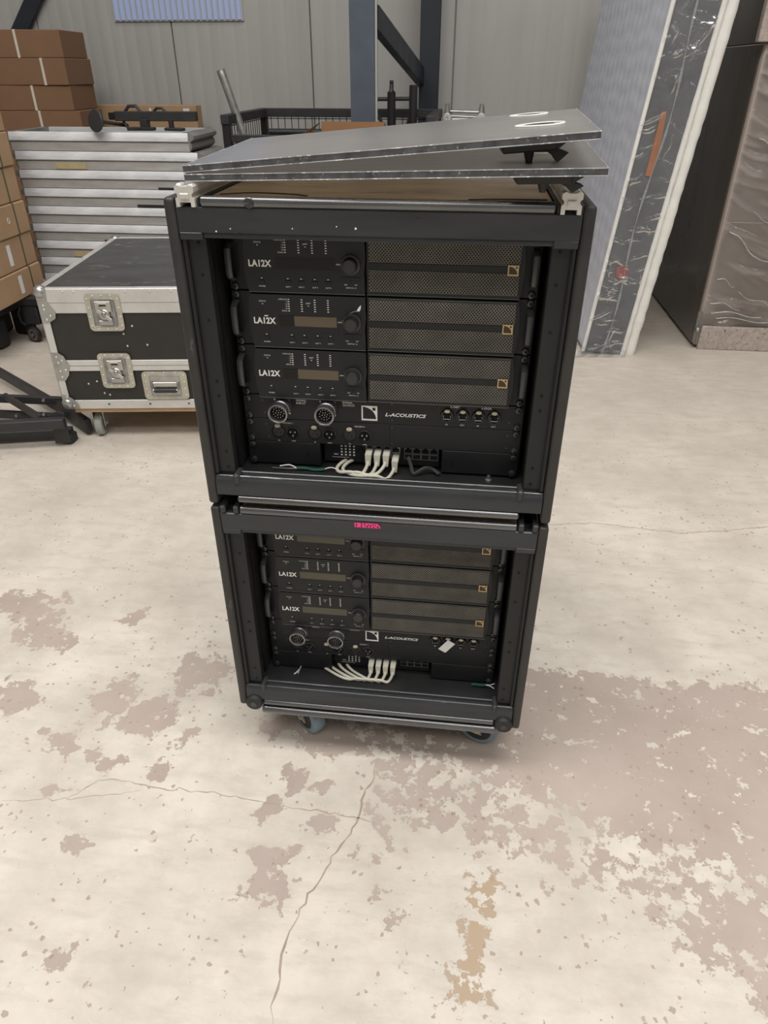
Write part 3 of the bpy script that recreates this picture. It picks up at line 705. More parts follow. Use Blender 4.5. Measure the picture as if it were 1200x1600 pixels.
# ------------------------------------------------------------------ connector panels
def build_panel(label):
    R = thing('connector_panel', label, 'panel', (0, .080, A1 - .2667))
    P = lambda mb, name, m, par=None, **k: put(mb, name, m, par or R, **k)
    up = P(MB().box(-.2412, .2412, 0, .003, -.0442, -.0006, .0006), 'upper_plate', M['amp_black'])
    lo = P(MB().box(-.2412, .2412, 0, .003, -.0886, -.0450, .0006).box(-.21, .21, .003, .06, -.086, -.046), 'lower_plate', M['amp_black'])
    for sx in (-1, 1):
        for z in (-.0063, -.0381, -.0508, -.0826):
            s_ = P(MB().lathe((sx * .2325, 0, z), (0, -1, 0), [(.0064, 0), (.0064, .0015), (.0054, .0042), (.0030, .0050)], 14), 'rack_screw', M['screw'])
            P(MB().cyl((sx * .2325, -.0046, z), (sx * .2325, -.0056, z), .0020, 6), 'screw_socket', M['hole'], s_)
    # multipin connectors
    for cx in (-.1720, -.0920):
        cz = -.0185
        c = P(MB().box(cx - .0155, cx + .0155, -.003, 0, cz - .0155, cz + .0155, .002), 'multipin_connector', M['screw'])
        P(MB().lathe((cx, -.003, cz), (0, -1, 0), [(.0135, 0), (.0135, .010), (.0165, .011), (.0165, .016), (.0150, .0175), (.0150, .026), (.0168, .0275), (.0168, .0345), (.0148, .0352), (.0138, .0345), (.0138, .014), (.002, .0135)], 32), 'shell', M['conn_steel'], c)
        P(MB().cyl((cx, -.020, cz), (cx, -.026, cz), .0134, 24), 'insert', M['hole'], c)
        for ring, n in ((0, 1), (.0046, 6), (.0092, 12)):
            for i in range(n):
                a = 2 * math.pi * i / n + ring * 40
                P(MB().cyl((cx + ring * math.cos(a), -.0255, cz + ring * math.sin(a)), (cx + ring * math.cos(a), -.0310, cz + ring * math.sin(a)), .0009, 6), 'pin', M['steel'], c)
        for dx in (-.0125, .0125):
            for dz in (-.0125, .0125):
                P(MB().cyl((cx + dx, -.003, cz + dz), (cx + dx, -.0042, cz + dz), .0017, 8), 'flange_screw', M['steel'], c)
    # network sockets with ivory latch tabs
    for cx in (.1135, .1400, .1667, .1930):
        cz = -.0225
        c = P(MB().lathe((cx, 0, cz), (0, -1, 0), [(.0118, 0), (.0118, .002), (.0108, .0045), (.0088, .0048), (.0086, .001)], 24), 'network_socket', M['socket'])
        P(MB().box(cx - .0062, cx + .0062, -.0020, -.0010, cz - .0052, cz + .0040), 'port', M['hole'], c)
        P(MB().tube([(cx - .0062, -.0042, cz + .002), (cx - .0058, -.0042, cz - .0050), (cx + .0058, -.0042, cz - .0050), (cx + .0062, -.0042, cz + .002)], .0006, 6), 'port_rim', M['steel'], c)
        P(MB().lathe((cx, -.003, cz + .0098), (0, -1, 0), [(.0049, 0), (.0049, .0030), (.0036, .0040)], 16).xf(Matrix.Translation((0, 0, cz + .0098)) @ Matrix.Diagonal((1, 1, .62, 1)) @ Matrix.Translation((0, 0, -(cz + .0098)))).xf(Matrix.Translation((cx, 0, 0)) @ Matrix.Diagonal((1, 1, 1, 1)) @ Matrix.Translation((-cx, 0, 0))), 'latch_tab', M['tab'], c, label='ivory latch tab')
    # audio sockets, female beside male
    for i, cx in enumerate((-.1835, -.1180, -.0555)):
        cz = -.0685
        c = P(MB().lathe((cx, 0, cz), (0, -1, 0), [(.0125, 0), (.0122, .0018), (.0104, .0030), (.0100, .0008), (.002, .0006)], 24), 'audio_socket', M['socket'])
        for a in (90, 210, 330):
            P(MB().cyl((cx + .0045 * math.cos(math.radians(a)), -.0006, cz + .0045 * math.sin(math.radians(a))), (cx + .0045 * math.cos(math.radians(a)), -.0010, cz + .0045 * math.sin(math.radians(a))), .0013, 8), 'contact', M['hole'], c)
        mb = MB().lathe((cx, -.0020, cz + .0125), (0, -1, 0), [(.0052, 0), (.0052, .0035), (.0040, .0045)], 16)
        mb.xf(Matrix.Translation((0, 0, cz + .0125)) @ Matrix.Diagonal((1, 1, .6, 1)) @ Matrix.Translation((0, 0, -(cz + .0125))))
        P(mb, 'latch_tab', M['tab'], c, label='ivory latch tab')
        mx = cx + .0268; mz = cz - .0008
        c = P(MB().lathe((mx, 0, mz), (0, -1, 0), [(.0125, 0), (.0122, .0018), (.0100, .0026), (.0094, -.0008), (.002, -.0010)], 24), 'audio_plug_socket', M['socket'])
        P(MB().cyl((mx, .0006, mz), (mx, -.0004, mz), .0092, 20), 'well', M['hole'], c)
        for a in (150, 30, 270):
            P(MB().cyl((mx + .0048 * math.cos(math.radians(a)), -.0003, mz + .0048 * math.sin(math.radians(a))), (mx + .0048 * math.cos(math.radians(a)), -.0050, mz + .0048 * math.sin(math.radians(a))), .0013, 8), 'pin', M['steel'], c)
    # emblem and lettering
    mb = MB(); hx = logo_frame(mb, -.0335, -.0060, -.0385, -.0110, -.0006, .085)
    e = P(mb, 'emblem', M['print'], label='white square emblem with a quarter arc')
    P(MB().box(hx[0], hx[1], -.0018, -.0011, hx[2], hx[3]), 'emblem_square', M['amp_black'], e)
    mb = MB(); add_text(mb, 'L-ACOUSTICS', .0075, -.0007, -.0292, .0066, .0705, bold=.03, shear=.28)
    P(mb, 'brand_lettering', M['print'])
    mb = MB()
    y = -.0006
    for x, t in ((-.1475, 'INPUT'), (-.0665, 'OUTPUT')):
        add_text(mb, 'SIGNAL', x, y, -.0092, .0036, .0180, bold=.01); add_text(mb, t, x, y, -.0144, .0036, .0165 if t == 'INPUT' else .0215, bold=.01)
    add_text(mb, 'L-NET', .1267, y, -.0078, .0036, .0150, bold=.012, align='c'); add_text(mb, 'L-DGA', .1795, y, -.0078, .0036, .0165, bold=.012, align='c')
    for x, t in ((.1135, 'IN'), (.1400, 'OUT'), (.1667, 'IN'), (.1930, 'OUT')): add_text(mb, t, x, y, -.0402, .0027, align='c', bold=.01)
    for i, x in enumerate((-.1835, -.1180, -.0555)):
        add_text(mb, 'IN', x, y, -.0872, .0024, align='c'); add_text(mb, 'LINK', x + .0268, y, -.0872, .0024, align='c')
        add_text(mb, 'AES/EBU %d' % (i + 1), x + .0180, y, -.0525, .0023, .0185, align='c')
    P(mb, 'small_lettering', M['print'], kind='stuff')
    for x in (.0155,):
        P(MB().box(x - .0004, x + .0004, -.0004, .0005, -.0880, -.0455), 'module_seam', M['hole'], lo)
    for x, z in ((-.2075, -.010), (-.2055, -.033), (-.2045, -.055), (-.2015, -.079), (.0195, -.036), (.0195, -.050), (.0195, -.081), (.0190, -.0060), (.2185, -.030), (.2185, -.055), (.2185, -.078)):
        P(MB().cyl((x, .0005, z), (x, -.0008, z), .0016, 8), 'plate_screw', M['screw'])
    return R
pan1 = build_panel('black connector panel in the upper rack, all four network sockets bare')
pan2 = copy_tree(pan1, 'black connector panel in the lower rack with a white paper scrap on it', dz=A2 - A1)

# ------------------------------------------------------------------ network switch shelves with bracket plates
def build_switch(label):
    R = thing('network_switch', label, 'switch', (0, .080, A1 - .3556))
    P = lambda mb, name, m, par=None, **k: put(mb, name, m, par or R, **k)
    for s_, x0, x1 in ((-1, -.2412, -.110), (1, .1080, .2412)):
        p = P(MB().box(x0, x1, 0, .003, -.0440, -.0006, .0006).box(x0 if s_ > 0 else x1 - .003, x0 + .003 if s_ > 0 else x1, .003, .050, -.044, -.001), 'mounting_bracket', M['amp_black'])
        for z in (-.0063, -.0381):
            sc = P(MB().lathe((s_ * .2325, 0, z), (0, -1, 0), [(.0064, 0), (.0064, .0015), (.0054, .0042), (.0030, .0050)], 14), 'rack_screw', M['screw'])
            P(MB().cyl((s_ * .2325, -.0046, z), (s_ * .2325, -.0056, z), .0020, 6), 'screw_socket', M['hole'], sc)
        kx = -.1330 if s_ < 0 else .1260
        P(MB().cyl((kx, .0005, -.0225), (kx, -.0006, -.0225), .0032, 12).box(kx - .0014, kx + .0014, -.0006, .0005, -.0300, -.0150, .0006), 'keyhole', M['hole'], p)
    P(MB().box(-.1060, .1040, .016, .16, -.0425, -.0030, .001), 'switch_body', M['amp_black'])
    y = .0155
    mb = MB()
    for i in range(4):
        for j in range(4):
            x = -.0735 + j * .0075; z = -.0100 - i * .0058
            mb.box(x - .0017, x + .0017, y - .0004, y, z - .0014, z + .0014)
    mb.box(-.091, -.075, y - .0003, y, -.0045, -.0040); mb.box(-.088, -.080, y - .0003, y, -.0276, -.0262); mb.box(-.091, -.060, y - .0003, y, -.0330, -.0325)
    P(mb, 'status_lights', M['print'], kind='stuff')
    for x0, x1, n in ((-.0300, .0330, 4), (.0400, .1010, 4)):
        bl = P(MB().box(x0, x1, y - .001, y + .001, -.0300, -.0040), 'port_block', M['conn_steel'])
        w = (x1 - x0) / n
        for i in range(n):
            cx = x0 + w * (i + .5)
            P(MB().prism([(cx - .0060, -.0160), (cx + .0060, -.0160), (cx + .0060, -.0090), (cx + .0030, -.0090), (cx + .0030, -.0065), (cx - .0030, -.0065), (cx - .0030, -.0090), (cx - .0060, -.0090)], 'y', y - .0016, y - .0008), 'port', M['hole'], bl)
            P(MB().box(cx - .0060, cx + .0060, y - .0016, y - .0008, -.0275, -.0200), 'port', M['hole'], bl)
    return R
sw1 = build_switch('black network switch between two bracket plates, bottom of the upper rack')
sw2 = copy_tree(sw1, 'black network switch between two bracket plates, bottom of the lower rack', dz=A2 - A1)

ORD = ['first', 'second', 'third', 'fourth']
def ethernet(A, i, upper):
    x = -.0215 + i * .0158
    z0 = A - .3556
    where = 'upper' if upper else 'lower'
    last = ', brightest and slightly apart' if i == 3 else ''
    R = thing('ethernet_cable', 'white ethernet cable, %s from the left in the %s rack switch%s' % (ORD[i], where, last), 'cable', (x, .0875, z0 - .012), group='ethernet cables in the %s rack' % where)
    zt = z0 - .0095 - (.0105 if i == 3 and upper else 0)
    T = lambda dx, y, dz: Vector((x + dx, y, z0 + dz))
    pl = put(MB().box(x - .0058, x + .0058, .076, .0938, zt - .0080, zt, .0008), 'plug', M['plug'], R, world=True)
    put(MB().prism([(x - .0055, zt - .0005), (x + .0055, zt - .0005), (x + .0040, zt - .022), (x - .0045, zt - .022)], 'y', .066, .0775), 'boot', M['cable'], R, world=True)
    if upper:
        pts = [(x, .072, zt - .008), (x - .002, .064, zt - .022), (x - .012, .058, zt - .036), (x - .030 - .003 * i, .056 - .001 * i, A - .3965 + .0006 * i), (x - .050 - .004 * i, .061, A - .4005), (x - .058 - .005 * i, .075, A - .4000), (x - .048 - .005 * i, .092, A - .3945), (x - .030, .12, A - .3990)]
    if upper and i >= 2:
        pts = [(x, .072, zt - .008), (x - .003, .064, zt - .020), (x - .014, .056, zt - .031), (x - .030, .050, A - .3985), (x - .052, .052, A - .4005), (x - .075, .062, A - .4005)]
    if not upper:
        ex = (-.142, -.130, -.112, -.098)[i]; ez = (-.400, -.400, -.396, -.392)[i]; ey = (.095, .105, .118, .130)[i]
        pts = [(x, .072, zt - .008), (x - .001, .064, zt - .022), (x - .010, .058, zt - .036), (x - .026, .0555, A - .3950), (x - .046, .056 + .001 * i, A - .4005), (x - .068, .062 + .002 * i, A - .4000), ((x - .075 + ex) / 2, .078 + .004 * i, A - .3985), (ex, ey, A + ez)]
    put(MB().tube(bez(pts, 6), .0031, 8), 'cord', M['cable'], R, world=True)
for i in range(4): ethernet(A1, i, True)
for i in range(4): ethernet(A2, i, False)

# loose wires and scraps lying in the racks
def wire(name, pts, r, m, label, cat='wire', extra=()):
    R = thing(name, label, cat, pts[0])
    put(MB().tube(bez(pts, 6), r, 6), 'insulation', m, R, world=True)
    for nm, p, rr, mm in extra: put(MB().tube(bez(p, 6), rr, 6), nm, mm, R, world=True)
    return R
zb1, zb2 = A1 - .4045, A2 - .4045
wire('cable_offcut', [(-.150, .064, zb1 + .006), (-.135, .066, zb1 + .005), (-.118, .064, zb1 + .004), (-.100, .066, zb1 + .005)], .0030, M['green_wire'], 'green cable offcut with frayed white ends in the upper rack', 'wire',
     [('bare_end', [(-.152, .064, zb1 + .006), (-.165, .066, zb1 + .010), (-.182, .064, zb1 + .008)], .0012, M['print']), ('bare_end', [(-.150, .062, zb1 + .006), (-.168, .060, zb1 + .006), (-.196, .062, zb1 + .005)], .0010, M['steel']),
      ('bare_end', [(-.102, .066, zb1 + .005), (-.090, .070, zb1 + .007), (-.075, .068, zb1 + .005)], .0010, M['print'])])
wire('cable_loop', [(.048, .085, zb1 + .030), (.054, .078, zb1 + .016), (.060, .070, zb1 + .004), (.078, .074, zb1 + .014), (.092, .080, zb1 + .010), (.105, .072, zb1 + .005)], .0034, M['cable_dark'], 'dark grey cable loop beside the white cables in the upper rack')
wire('cable_offcut', [(.196, .070, zb2 + .006), (.206, .070, zb2 + .007), (.217, .068, zb2 + .008), (.226, .068, zb2 + .010)], .0030, M['green_wire'], 'green cable offcut by the right upright of the lower rack', 'wire',
     [('bare_end', [(.226, .068, zb2 + .010), (.236, .066, zb2 + .013), (.244, .064, zb2 + .020)], .0010, M['print']), ('bare_end', [(.226, .068, zb2 + .010), (.236, .066, zb2 + .009), (.244, .062, zb2 + .007)], .0010, M['print'])])
wire('cable_offcut', [(-.182, .060, zb2 + .003), (-.180, .075, zb2 + .006), (-.179, .090, zb2 + .005)], .0016, M['print_dim'], 'small forked white wire on the left of the lower rack floor', 'wire',
     [('bare_end', [(-.179, .078, zb2 + .006), (-.185, .066, zb2 + .003), (-.190, .058, zb2 + .003)], .0012, M['print'])])
sc = put(MB().prism([(.121, A2 - .3060), (.136, A2 - .3150), (.155, A2 - .2890), (.140, A2 - .2790)], 'y', .0715, .0722), 'paper_scrap', M['paper'])
tag(sc, 'torn white paper scrap stuck over a network socket of the lower rack', 'paper')
bolt = put(MB().lathe((.192, .066, zb1), (0, 0, 1), [(.006, 0), (.006, .004), (.003, .0045), (.003, .011)], 10), 'loose_bolt', M['steel'])
tag(bolt, 'small loose steel bolt on the upper rack floor at the right', 'bolt')

# ------------------------------------------------------------------ clear covers lying on the upper rack
def cover(name, label, corners, th, grips, feet):
    """clear sheet: corners front-left, front-right, back-right, back-left of its top face"""
    C_ = [Vector(c) for c in corners]
    R = thing(name, label, 'cover', C_[0], group='clear covers on the rack')
    n = (C_[1] - C_[0]).cross(C_[3] - C_[0]).normalized()
    at = lambda s_, t: C_[0] * (1 - s_) * (1 - t) + C_[1] * s_ * (1 - t) + C_[2] * s_ * t + C_[3] * (1 - s_) * t
    mb = MB(); bm = mb.bm; G = {}
    K = 12
    for lvl in (0, 1):
        for i in range(K + 1):
            for j in range(K + 1): G[lvl, i, j] = bm.verts.new(at(i / K, j / K) - n * (th * (1 - lvl)))
    for i in range(K):
        for j in range(K):
            bm.faces.new((G[1, i, j], G[1, i + 1, j], G[1, i + 1, j + 1], G[1, i, j + 1])); bm.faces.new((G[0, i, j], G[0, i, j + 1], G[0, i + 1, j + 1], G[0, i + 1, j]))
    put(mb, 'clear_sheet', M['plexi'], R, world=True)
    mb = MB()
    for a, b_ in ((0, 1), (1, 2), (2, 3), (3, 0)):
        p, q = C_[a], C_[b_]; mb.quad([p, q, q - n * th, p - n * th])
    ed = put(mb, 'sheet_edge', M['plexi_edge'], R, world=True)
    put(MB().tube([C_[3], C_[0], C_[1], C_[2]], .0007, 5), 'chipped_rim', M['chip'], ed, world=True)
    put(MB().tube([q - n * th for q in (C_[0], C_[1])], .0007, 5), 'chipped_rim', M['chip'], ed, world=True)
    ex = (C_[1] - C_[0]).normalized(); ey = (C_[3] - C_[0]).normalized()
    for (s_, t, L) in grips:
        c = at(s_, t) + n * .0012
        pts = []
        for k in range(24):
            a = 2 * math.pi * k / 24
            pts.append(c + ex * (L * math.cos(a)) + ey * (.024 * math.sin(a) * (1 + .25 * math.cos(a))))
        g = put(MB().tube(pts, .0015, 6, closed=True), 'finger_hole', M['white_mark'], R, world=True, label='finger hole with a scuffed white rim')
        mb = MB(); mb.prism([(0, 0)] * 0 or [(L * .60 * math.cos(2 * math.pi * k / 16), .013 * math.sin(2 * math.pi * k / 16)) for k in range(16)], 'z', .0001, .0009, Matrix(((ex.x, ey.x, n.x, c.x), (ex.y, ey.y, n.y, c.y), (ex.z, ey.z, n.z, c.z), (0, 0, 0, 1))))
        put(mb, 'latch_slot', M['hole'], g, world=True)
    for (s_, t, h) in feet:
        c = at(s_, t) - n * th
        T = Matrix(((ex.x, ey.x, n.x, c.x), (ex.y, ey.y, n.y, c.y), (ex.z, ey.z, n.z, c.z), (0, 0, 0, 1)))
        f = put(MB().box(-.045, .026, -.022, .022, -h * .46, -.0002, .002).prism([(.026, -.0002), (.044, -.0002), (.026, -h * .46)], 'y', -.02, .02).xf(T), 'latch', M['rubber'], R, world=True)
        put(MB().cyl((-.008, 0, -h * .46), (-.008, 0, -h), .0075, 10, r2=.004).xf(T), 'latch_pin', M['rubber'], f, world=True)
        put(MB().prism([(.008, -h * .40), (.026, -h * .40), (.042, -h * .62), (.028, -h * .98), (.022, -h * .70)], 'y', -.012, .012).xf(T), 'latch_hook', M['rubber'], f, world=True)
    return R
cover('clear_cover', 'upper scuffed clear plastic sheet, tilted up at the right on black latches',
      [(-.271, .020, 1.1855), (.283, -.040, 1.2365), (.305, .425, 1.2420), (-.297, .470, 1.1875)], .0085, [(.862, .86, .031), (.880, .36, .034)], [(.865, .16, .0300)])
cover('clear_cover', 'lower scuffed clear plastic sheet, pinned under the tilted one',
      [(-.268, .014, 1.1752), (.298, -.042, 1.1965), (.318, .420, 1.2010), (-.290, .470, 1.1790)], .0085, [(.862, .42, .033)], [(.880, .07, .0228)])

# ------------------------------------------------------------------ flight case on the left
yaw = math.radians(8.0)
CO = Vector((-1.4497, 1.4318, 0))
case = thing('flight_case', 'black flight case with aluminium edges standing on casters', 'case', CO, yaw)
CW, CD = .84, .95
def Pc(mb, name, m, par=None, **k): return put(mb, name, m, par or case, **k)
Pc(MB().box(.004, CW - .004, .004, CD - .004, .142, .612), 'case_body', M['case_black'])
Pc(MB().box(.018, CW - .018, .016, CD - .018, .611, .6165, .001), 'lid_top', M['case_top'], label='dusty dark lid top')
for (z0, z1, nm) in ((.527, .6165, 'lid_band'), (.300, .343, 'closure_strip'), (.140, .177, 'bottom_strip')):
    Pc(MB().box(0, CW, -.0015, .004, z0, z1, .001).box(0, CW, CD - .004, CD + .0015, z0, z1, .001).box(-.0015, .004, 0, CD, z0, z1, .001).box(CW - .004, CW + .0015, 0, CD, z0, z1, .001), nm, M['alu'])
Pc(MB().box(-.0025, CW + .0025, -.0025, .006, .3205, .3222).box(0, CW, -.0022, .004, .5655, .5668), 'closure_groove', M['conn_steel'])
for x in (0, CW):
    for y in (0, CD):
        s1 = 1 if x == 0 else -1; s2 = 1 if y == 0 else -1
        a = (sorted((x - s1 * .002, x + s1 * .027))); b_ = sorted((y - s2 * .002, y + s2 * .027))
        Pc(MB().box(a[0], a[1], *sorted((y - s2 * .002, y + s2 * .001)), .15, .61).box(*sorted((x - s1 * .002, x + s1 * .001)), b_[0], b_[1], .15, .61), 'corner_angle', M['alu'])
for (x0, x1, y0, y1) in ((0, CW, 0, .026), (0, CW, CD - .026, CD), (0, .026, .026, CD - .026), (CW - .026, CW, .026, CD - .026)):
    Pc(MB().box(x0, x1, y0, y1, .6158, .6185, .001), 'lid_edge', M['alu'])
for x in (0, CW):
    for y in (0, CD):
        s1 = 1 if x == 0 else -1; s2 = 1 if y == 0 else -1
        for z, s3 in ((.616, -1), (.150, 1)):
            c = Pc(MB().sphere((x + s1 * .014, y + s2 * .012, z + s3 * .012), .026), 'ball_corner', M['steel'], angle=60)
            fr = -.0045 if s2 > 0 else CD + .0015
            poly = [(0, z + .006 * -s3), (.040, z - .006 * s3), (.034, z + s3 * .045), (.058, z + s3 * .085), (.052, z + s3 * .108), (.022, z + s3 * .125), (0, z + s3 * .125)] if s3 < 0 else [(0, z - .008), (.062, z - .008), (.058, z + .014), (.040, z + .036), (.014, z + .052), (0, z + .052)]
            Pc(MB().prism([(x + s1 * px, pz) for px, pz in poly], 'y', fr, fr + .003), 'corner_plate', M['steel'], c)
            for px, pz in (((.018, .060), (.018, .075), (.036, .098), (.020, .112)) if s3 < 0 else ((.040, .004), (.020, .040))):
                yy = fr - .002 if s2 > 0 else fr + .003
                Pc(MB().sphere((x + s1 * px, yy + .0015, z + s3 * pz), .0052, (1, .5, 1), 8, 6), 'rivet', M['alu'], c, angle=80)
for x, s1 in ((0, 1), (CW, -1)):
    mp = Pc(MB().prism([(x - s1 * .002, .262), (x + s1 * .032, .262), (x + s1 * .050, .285), (x + s1 * .060, .322), (x + s1 * .046, .362), (x + s1 * .028, .375), (x - s1 * .002, .375)], 'y', -.0045, -.0015), 'brace_plate', M['steel'])
    for px, pz in ((.018, .358), (.036, .343), (.020, .334), (.042, .305), (.020, .300), (.022, .276)):
        Pc(MB().sphere((x + s1 * px, -.0045, pz), .0050, (1, .5, 1), 8, 6), 'rivet', M['alu'], mp, angle=80)
for x in (.10, .14, .33, .42, .50, .60, .70):
    Pc(MB().sphere((x, -.002, .606), .0042, (1, .5, 1), 8, 6), 'rivet', M['alu'], angle=80)
for x in (.18, .345, .50, .66):
    Pc(MB().sphere((x, -.002, .160), .0042, (1, .5, 1), 8, 6), 'rivet', M['screw'], angle=80)
for x in (.06, .20, .36, .50, .66, .80):
    Pc(MB().sphere((x, .013, .618), .0045, (1, 1, .5), 8, 6), 'rivet', M['steel'], angle=80)
for k in range(7):
    Pc(MB().sphere((.013, .08 + k * .13, .618), .0045, (1, 1, .5), 8, 6), 'rivet', M['steel'], angle=80)
for x, z in ((.288, .478), (.330, .476), (.292, .446), (.298, .398), (.375, .402), (.15, .255), (.17, .205), (.19, .198), (.115, .245)):
    Pc(MB().sphere((x, .003, z), .0042, (1, .5, 1), 8, 6), 'rivet', M['alu'], angle=80)
def rrect(x0, x1, z0, z1, r, n=5):
    o = []
    for cx, cz, a0 in ((x1 - r, z1 - r, 0), (x0 + r, z1 - r, 90), (x0 + r, z0 + r, 180), (x1 - r, z0 + r, 270)):
        for i in range(n + 1):
            a = math.radians(a0 + 90 * i / n); o.append((cx + r * math.cos(a), cz + r * math.sin(a)))
    return o
def dish(x0, x1, z0, z1, kind, par_name):
    d = Pc(MB().prism(rrect(x0, x1, z0, z1, .016), 'y', -.006, -.001), par_name, M['dish'])
    w, h = x1 - x0, z1 - z0
    ix0, ix1, iz0, iz1 = x0 + w * .17, x1 - w * .17, z0 + h * .13, z1 - h * .13
    rim = [(px, -.0068, pz) for px, pz in rrect(ix0, ix1, iz0, iz1, .008)]
    Pc(MB().tube(rim, .0022, 6, closed=True), 'dish_rim', M['steel'], d)
    Pc(MB().prism(rrect(ix0, ix1, iz0, iz1, .008), 'y', -.0065, -.0058), 'dish_recess', M['conn_steel'] if kind == 'latch' else M['steel'], d)
    for i in range(4):
        for px, pz in ((x0 + w * .07, z0 + h * (.14 + .24 * i)), (x1 - w * .07, z0 + h * (.14 + .24 * i))):
            Pc(MB().sphere((px, -.006, pz), .0042, (1, .5, 1), 8, 6), 'rivet', M['alu'], d, angle=80)
    for i in range(3):
        for pz in (z0 + h * .055, z1 - h * .055):
            Pc(MB().sphere((x0 + w * (.25 + .25 * i), -.006, pz), .0042, (1, .5, 1), 8, 6), 'rivet', M['alu'], d, angle=80)
    cx = (x0 + x1) / 2; cz = (z0 + z1) / 2
    if kind == 'latch':
        Pc(MB().box(cx - .030, cx + .030, -.012, -.006, cz + h * .02, cz + h * .31, .002).box(cx - .018, cx + .016, -.0135, -.0115, cz + h * .16, cz + h * .27, .001), 'keeper', M['zinc'], d)
        Pc(MB().box(cx - .013, cx + .012, -.0142, -.0132, cz + h * .185, cz + h * .225), 'keeper_slot', M['hole'], d)
        Pc(MB().cyl((cx, -.006, cz - h * .05), (cx, -.016, cz - h * .05), .021, 20, bev=.003).sphere((cx, -.016, cz - h * .02), .010, (1, .7, 1)), 'turn_cam', M['steel'], d)
        Pc(MB().box(-.030, .030, -.018, -.0155, -.007, .007, .002, Matrix.Translation((cx, 0, cz - h * .06)) @ Matrix.Rotation(math.radians(38), 4, 'Y')), 'butterfly', M['zinc'], d)
        Pc(MB().box(cx - .026, cx + .026, -.012, -.006, cz - h * .34, cz - h * .20, .002), 'latch_base', M['steel'], d)
    else:
        Pc(MB().tube([(ix0 + .006, -.007, cz + .018), (ix0 + .010, -.018, cz - .014), (ix1 - .010, -.018, cz - .014), (ix1 - .006, -.007, cz + .018)], .0045, 8), 'bail', M['steel'], d)
        Pc(MB().box(ix0 + .012, ix1 - .012, -.024, -.012, cz - .025, cz - .008, .004), 'grip', M['grey_steel'], d)
        Pc(MB().box(ix0 + .010, ix1 - .010, -.0125, -.006, cz - .004, cz + .016, .002), 'back_plate', M['zinc'], d)
dish(.175, .305, .460, .600, 'latch', 'butterfly_latch'); dish(CW - .305, CW - .175, .460, .600, 'latch', 'butterfly_latch')
dish(.175, .302, .230, .372, 'latch', 'butterfly_latch'); dish(CW - .302, CW - .175, .230, .372, 'latch', 'butterfly_latch')
dish(.332, .508, .180, .297, 'handle', 'recessed_handle')
Pc(MB().box(.035, CW - .035, .004, CD - .035, .122, .140, .001), 'base_board', M['ply'], label='bare plywood base')
for cx, cy in ((.105, .062), (CW - .105, .062), (.135, CD - .1), (CW - .135, CD - .1)):
    c = Pc(MB().box(cx - .045, cx + .045, cy - .045, cy + .045, .118, .122), 'caster', M['zinc'])
    Pc(MB().box(cx - .024, cx - .020, cy - .02, cy + .026, .042, .118).box(cx + .020, cx + .024, cy - .02, cy + .026, .042, .118).cyl((cx - .028, cy, .05), (cx + .028, cy, .05), .006, 10), 'fork', M['zinc'], c)
    Pc(MB().lathe((cx - .016, cy, .0495), (1, 0, 0), [(.034, 0), (.044, .001), (.0495, .007), (.0495, .025), (.044, .031), (.034, .032)], 28), 'tyre', M['grey_wheel'], c)
    Pc(MB().cyl((cx - .0175, cy, .0495), (cx + .0175, cy, .0495), .033, 20), 'wheel_hub', M['conn_steel'], c)

# ------------------------------------------------------------------ stack of aluminium stage decks
ORDW = ['topmost', 'second from the top', 'third from the top', 'fourth from the top', 'fifth from the top', 'sixth from the top', 'seventh from the top', 'eighth from the top', 'ninth from the top', 'tenth from the top', 'bottom one']
DH = .0925
def deck(i):
    zt = 1.022 - DH * i
    jx = (-.006, .034, .030, .036, .028, .034, .026, .038, .03, .034, .03)[i]
    x0, x1 = -2.372 + jx * .3, -1.372 + jx
    lab = ('aluminium stage deck, topmost of the stack, rim and hollow showing' if i == 0 else 'dull aluminium stage deck, %s in the stack%s' % (ORDW[i], ', behind the flight case' if i > 6 else ''))
    R = thing('stage_deck', lab, 'deck', ((x0 + x1) / 2, 3.0, zt - DH), math.radians(.6), group='stage decks in the stack')
    hw = (x1 - x0) / 2; D = .40
    # long rails: proud upper bead, groove, set-back lower half
    prof = [(.003, .002), (0, .041), (-.0010, .0445), (.006, .047), (-.004, .0495), (-.006, .053), (-.006, .086), (-.002, .0915), (.030, .0915), (.030, .002)]
    for nm, f in (('front_rail', lambda y: y), ('back_rail', lambda y: D - y)):
        r_ = put(MB().prism([(f(y), z) for y, z in prof[:3] + [(.006, .047), (.030, .047), (.030, .002)]], 'x', -hw, hw), nm, M['deck_alu_shaded'], R)
        put(MB().prism([(f(y), z) for y, z in ((.006, .0472), (-.006, .0485), (-.0095, .052), (-.0030, .087), (.0015, .0915), (.030, .0915), (.030, .0472))], 'x', -hw, hw), 'rail_bead', M['deck_alu'], r_)
    for s_ in (-1, 1):
        xx = s_ * (hw - .001)
        o1, o2, o3 = s_ * .0, s_ * .022, s_ * .006
        pr = [(xx, .002), (xx + s_ * .016, .020), (xx + s_ * .014, .040), (xx + o3, .046), (xx + s_ * .030, .062), (xx + s_ * .030, .076), (xx + s_ * .010, .0915), (xx - s_ * .03, .0915), (xx - s_ * .03, .002)]
        put(MB().prism(pr, 'y', .004, D - .004), 'end_rail', M['deck_end'], R)
    put(MB().box(-hw + .03, hw - .03, .03, D - .03, .055 if i else .020, .074 if i else .034), 'deck_board', M['case_top'], R)
    return R
decks = [deck(i) for i in range(11)]
for i in (1, 2):  # tape remains on the decks near the top
    put(MB().box(-.30, -.12, -.0012, -.0002, .006, .036, .0003), 'tape_remains', mat('yellowed_tape_%d' % i, (.48, .40, .22), .7), decks[1] if i == 1 else decks[6], label='yellowed tape remains')
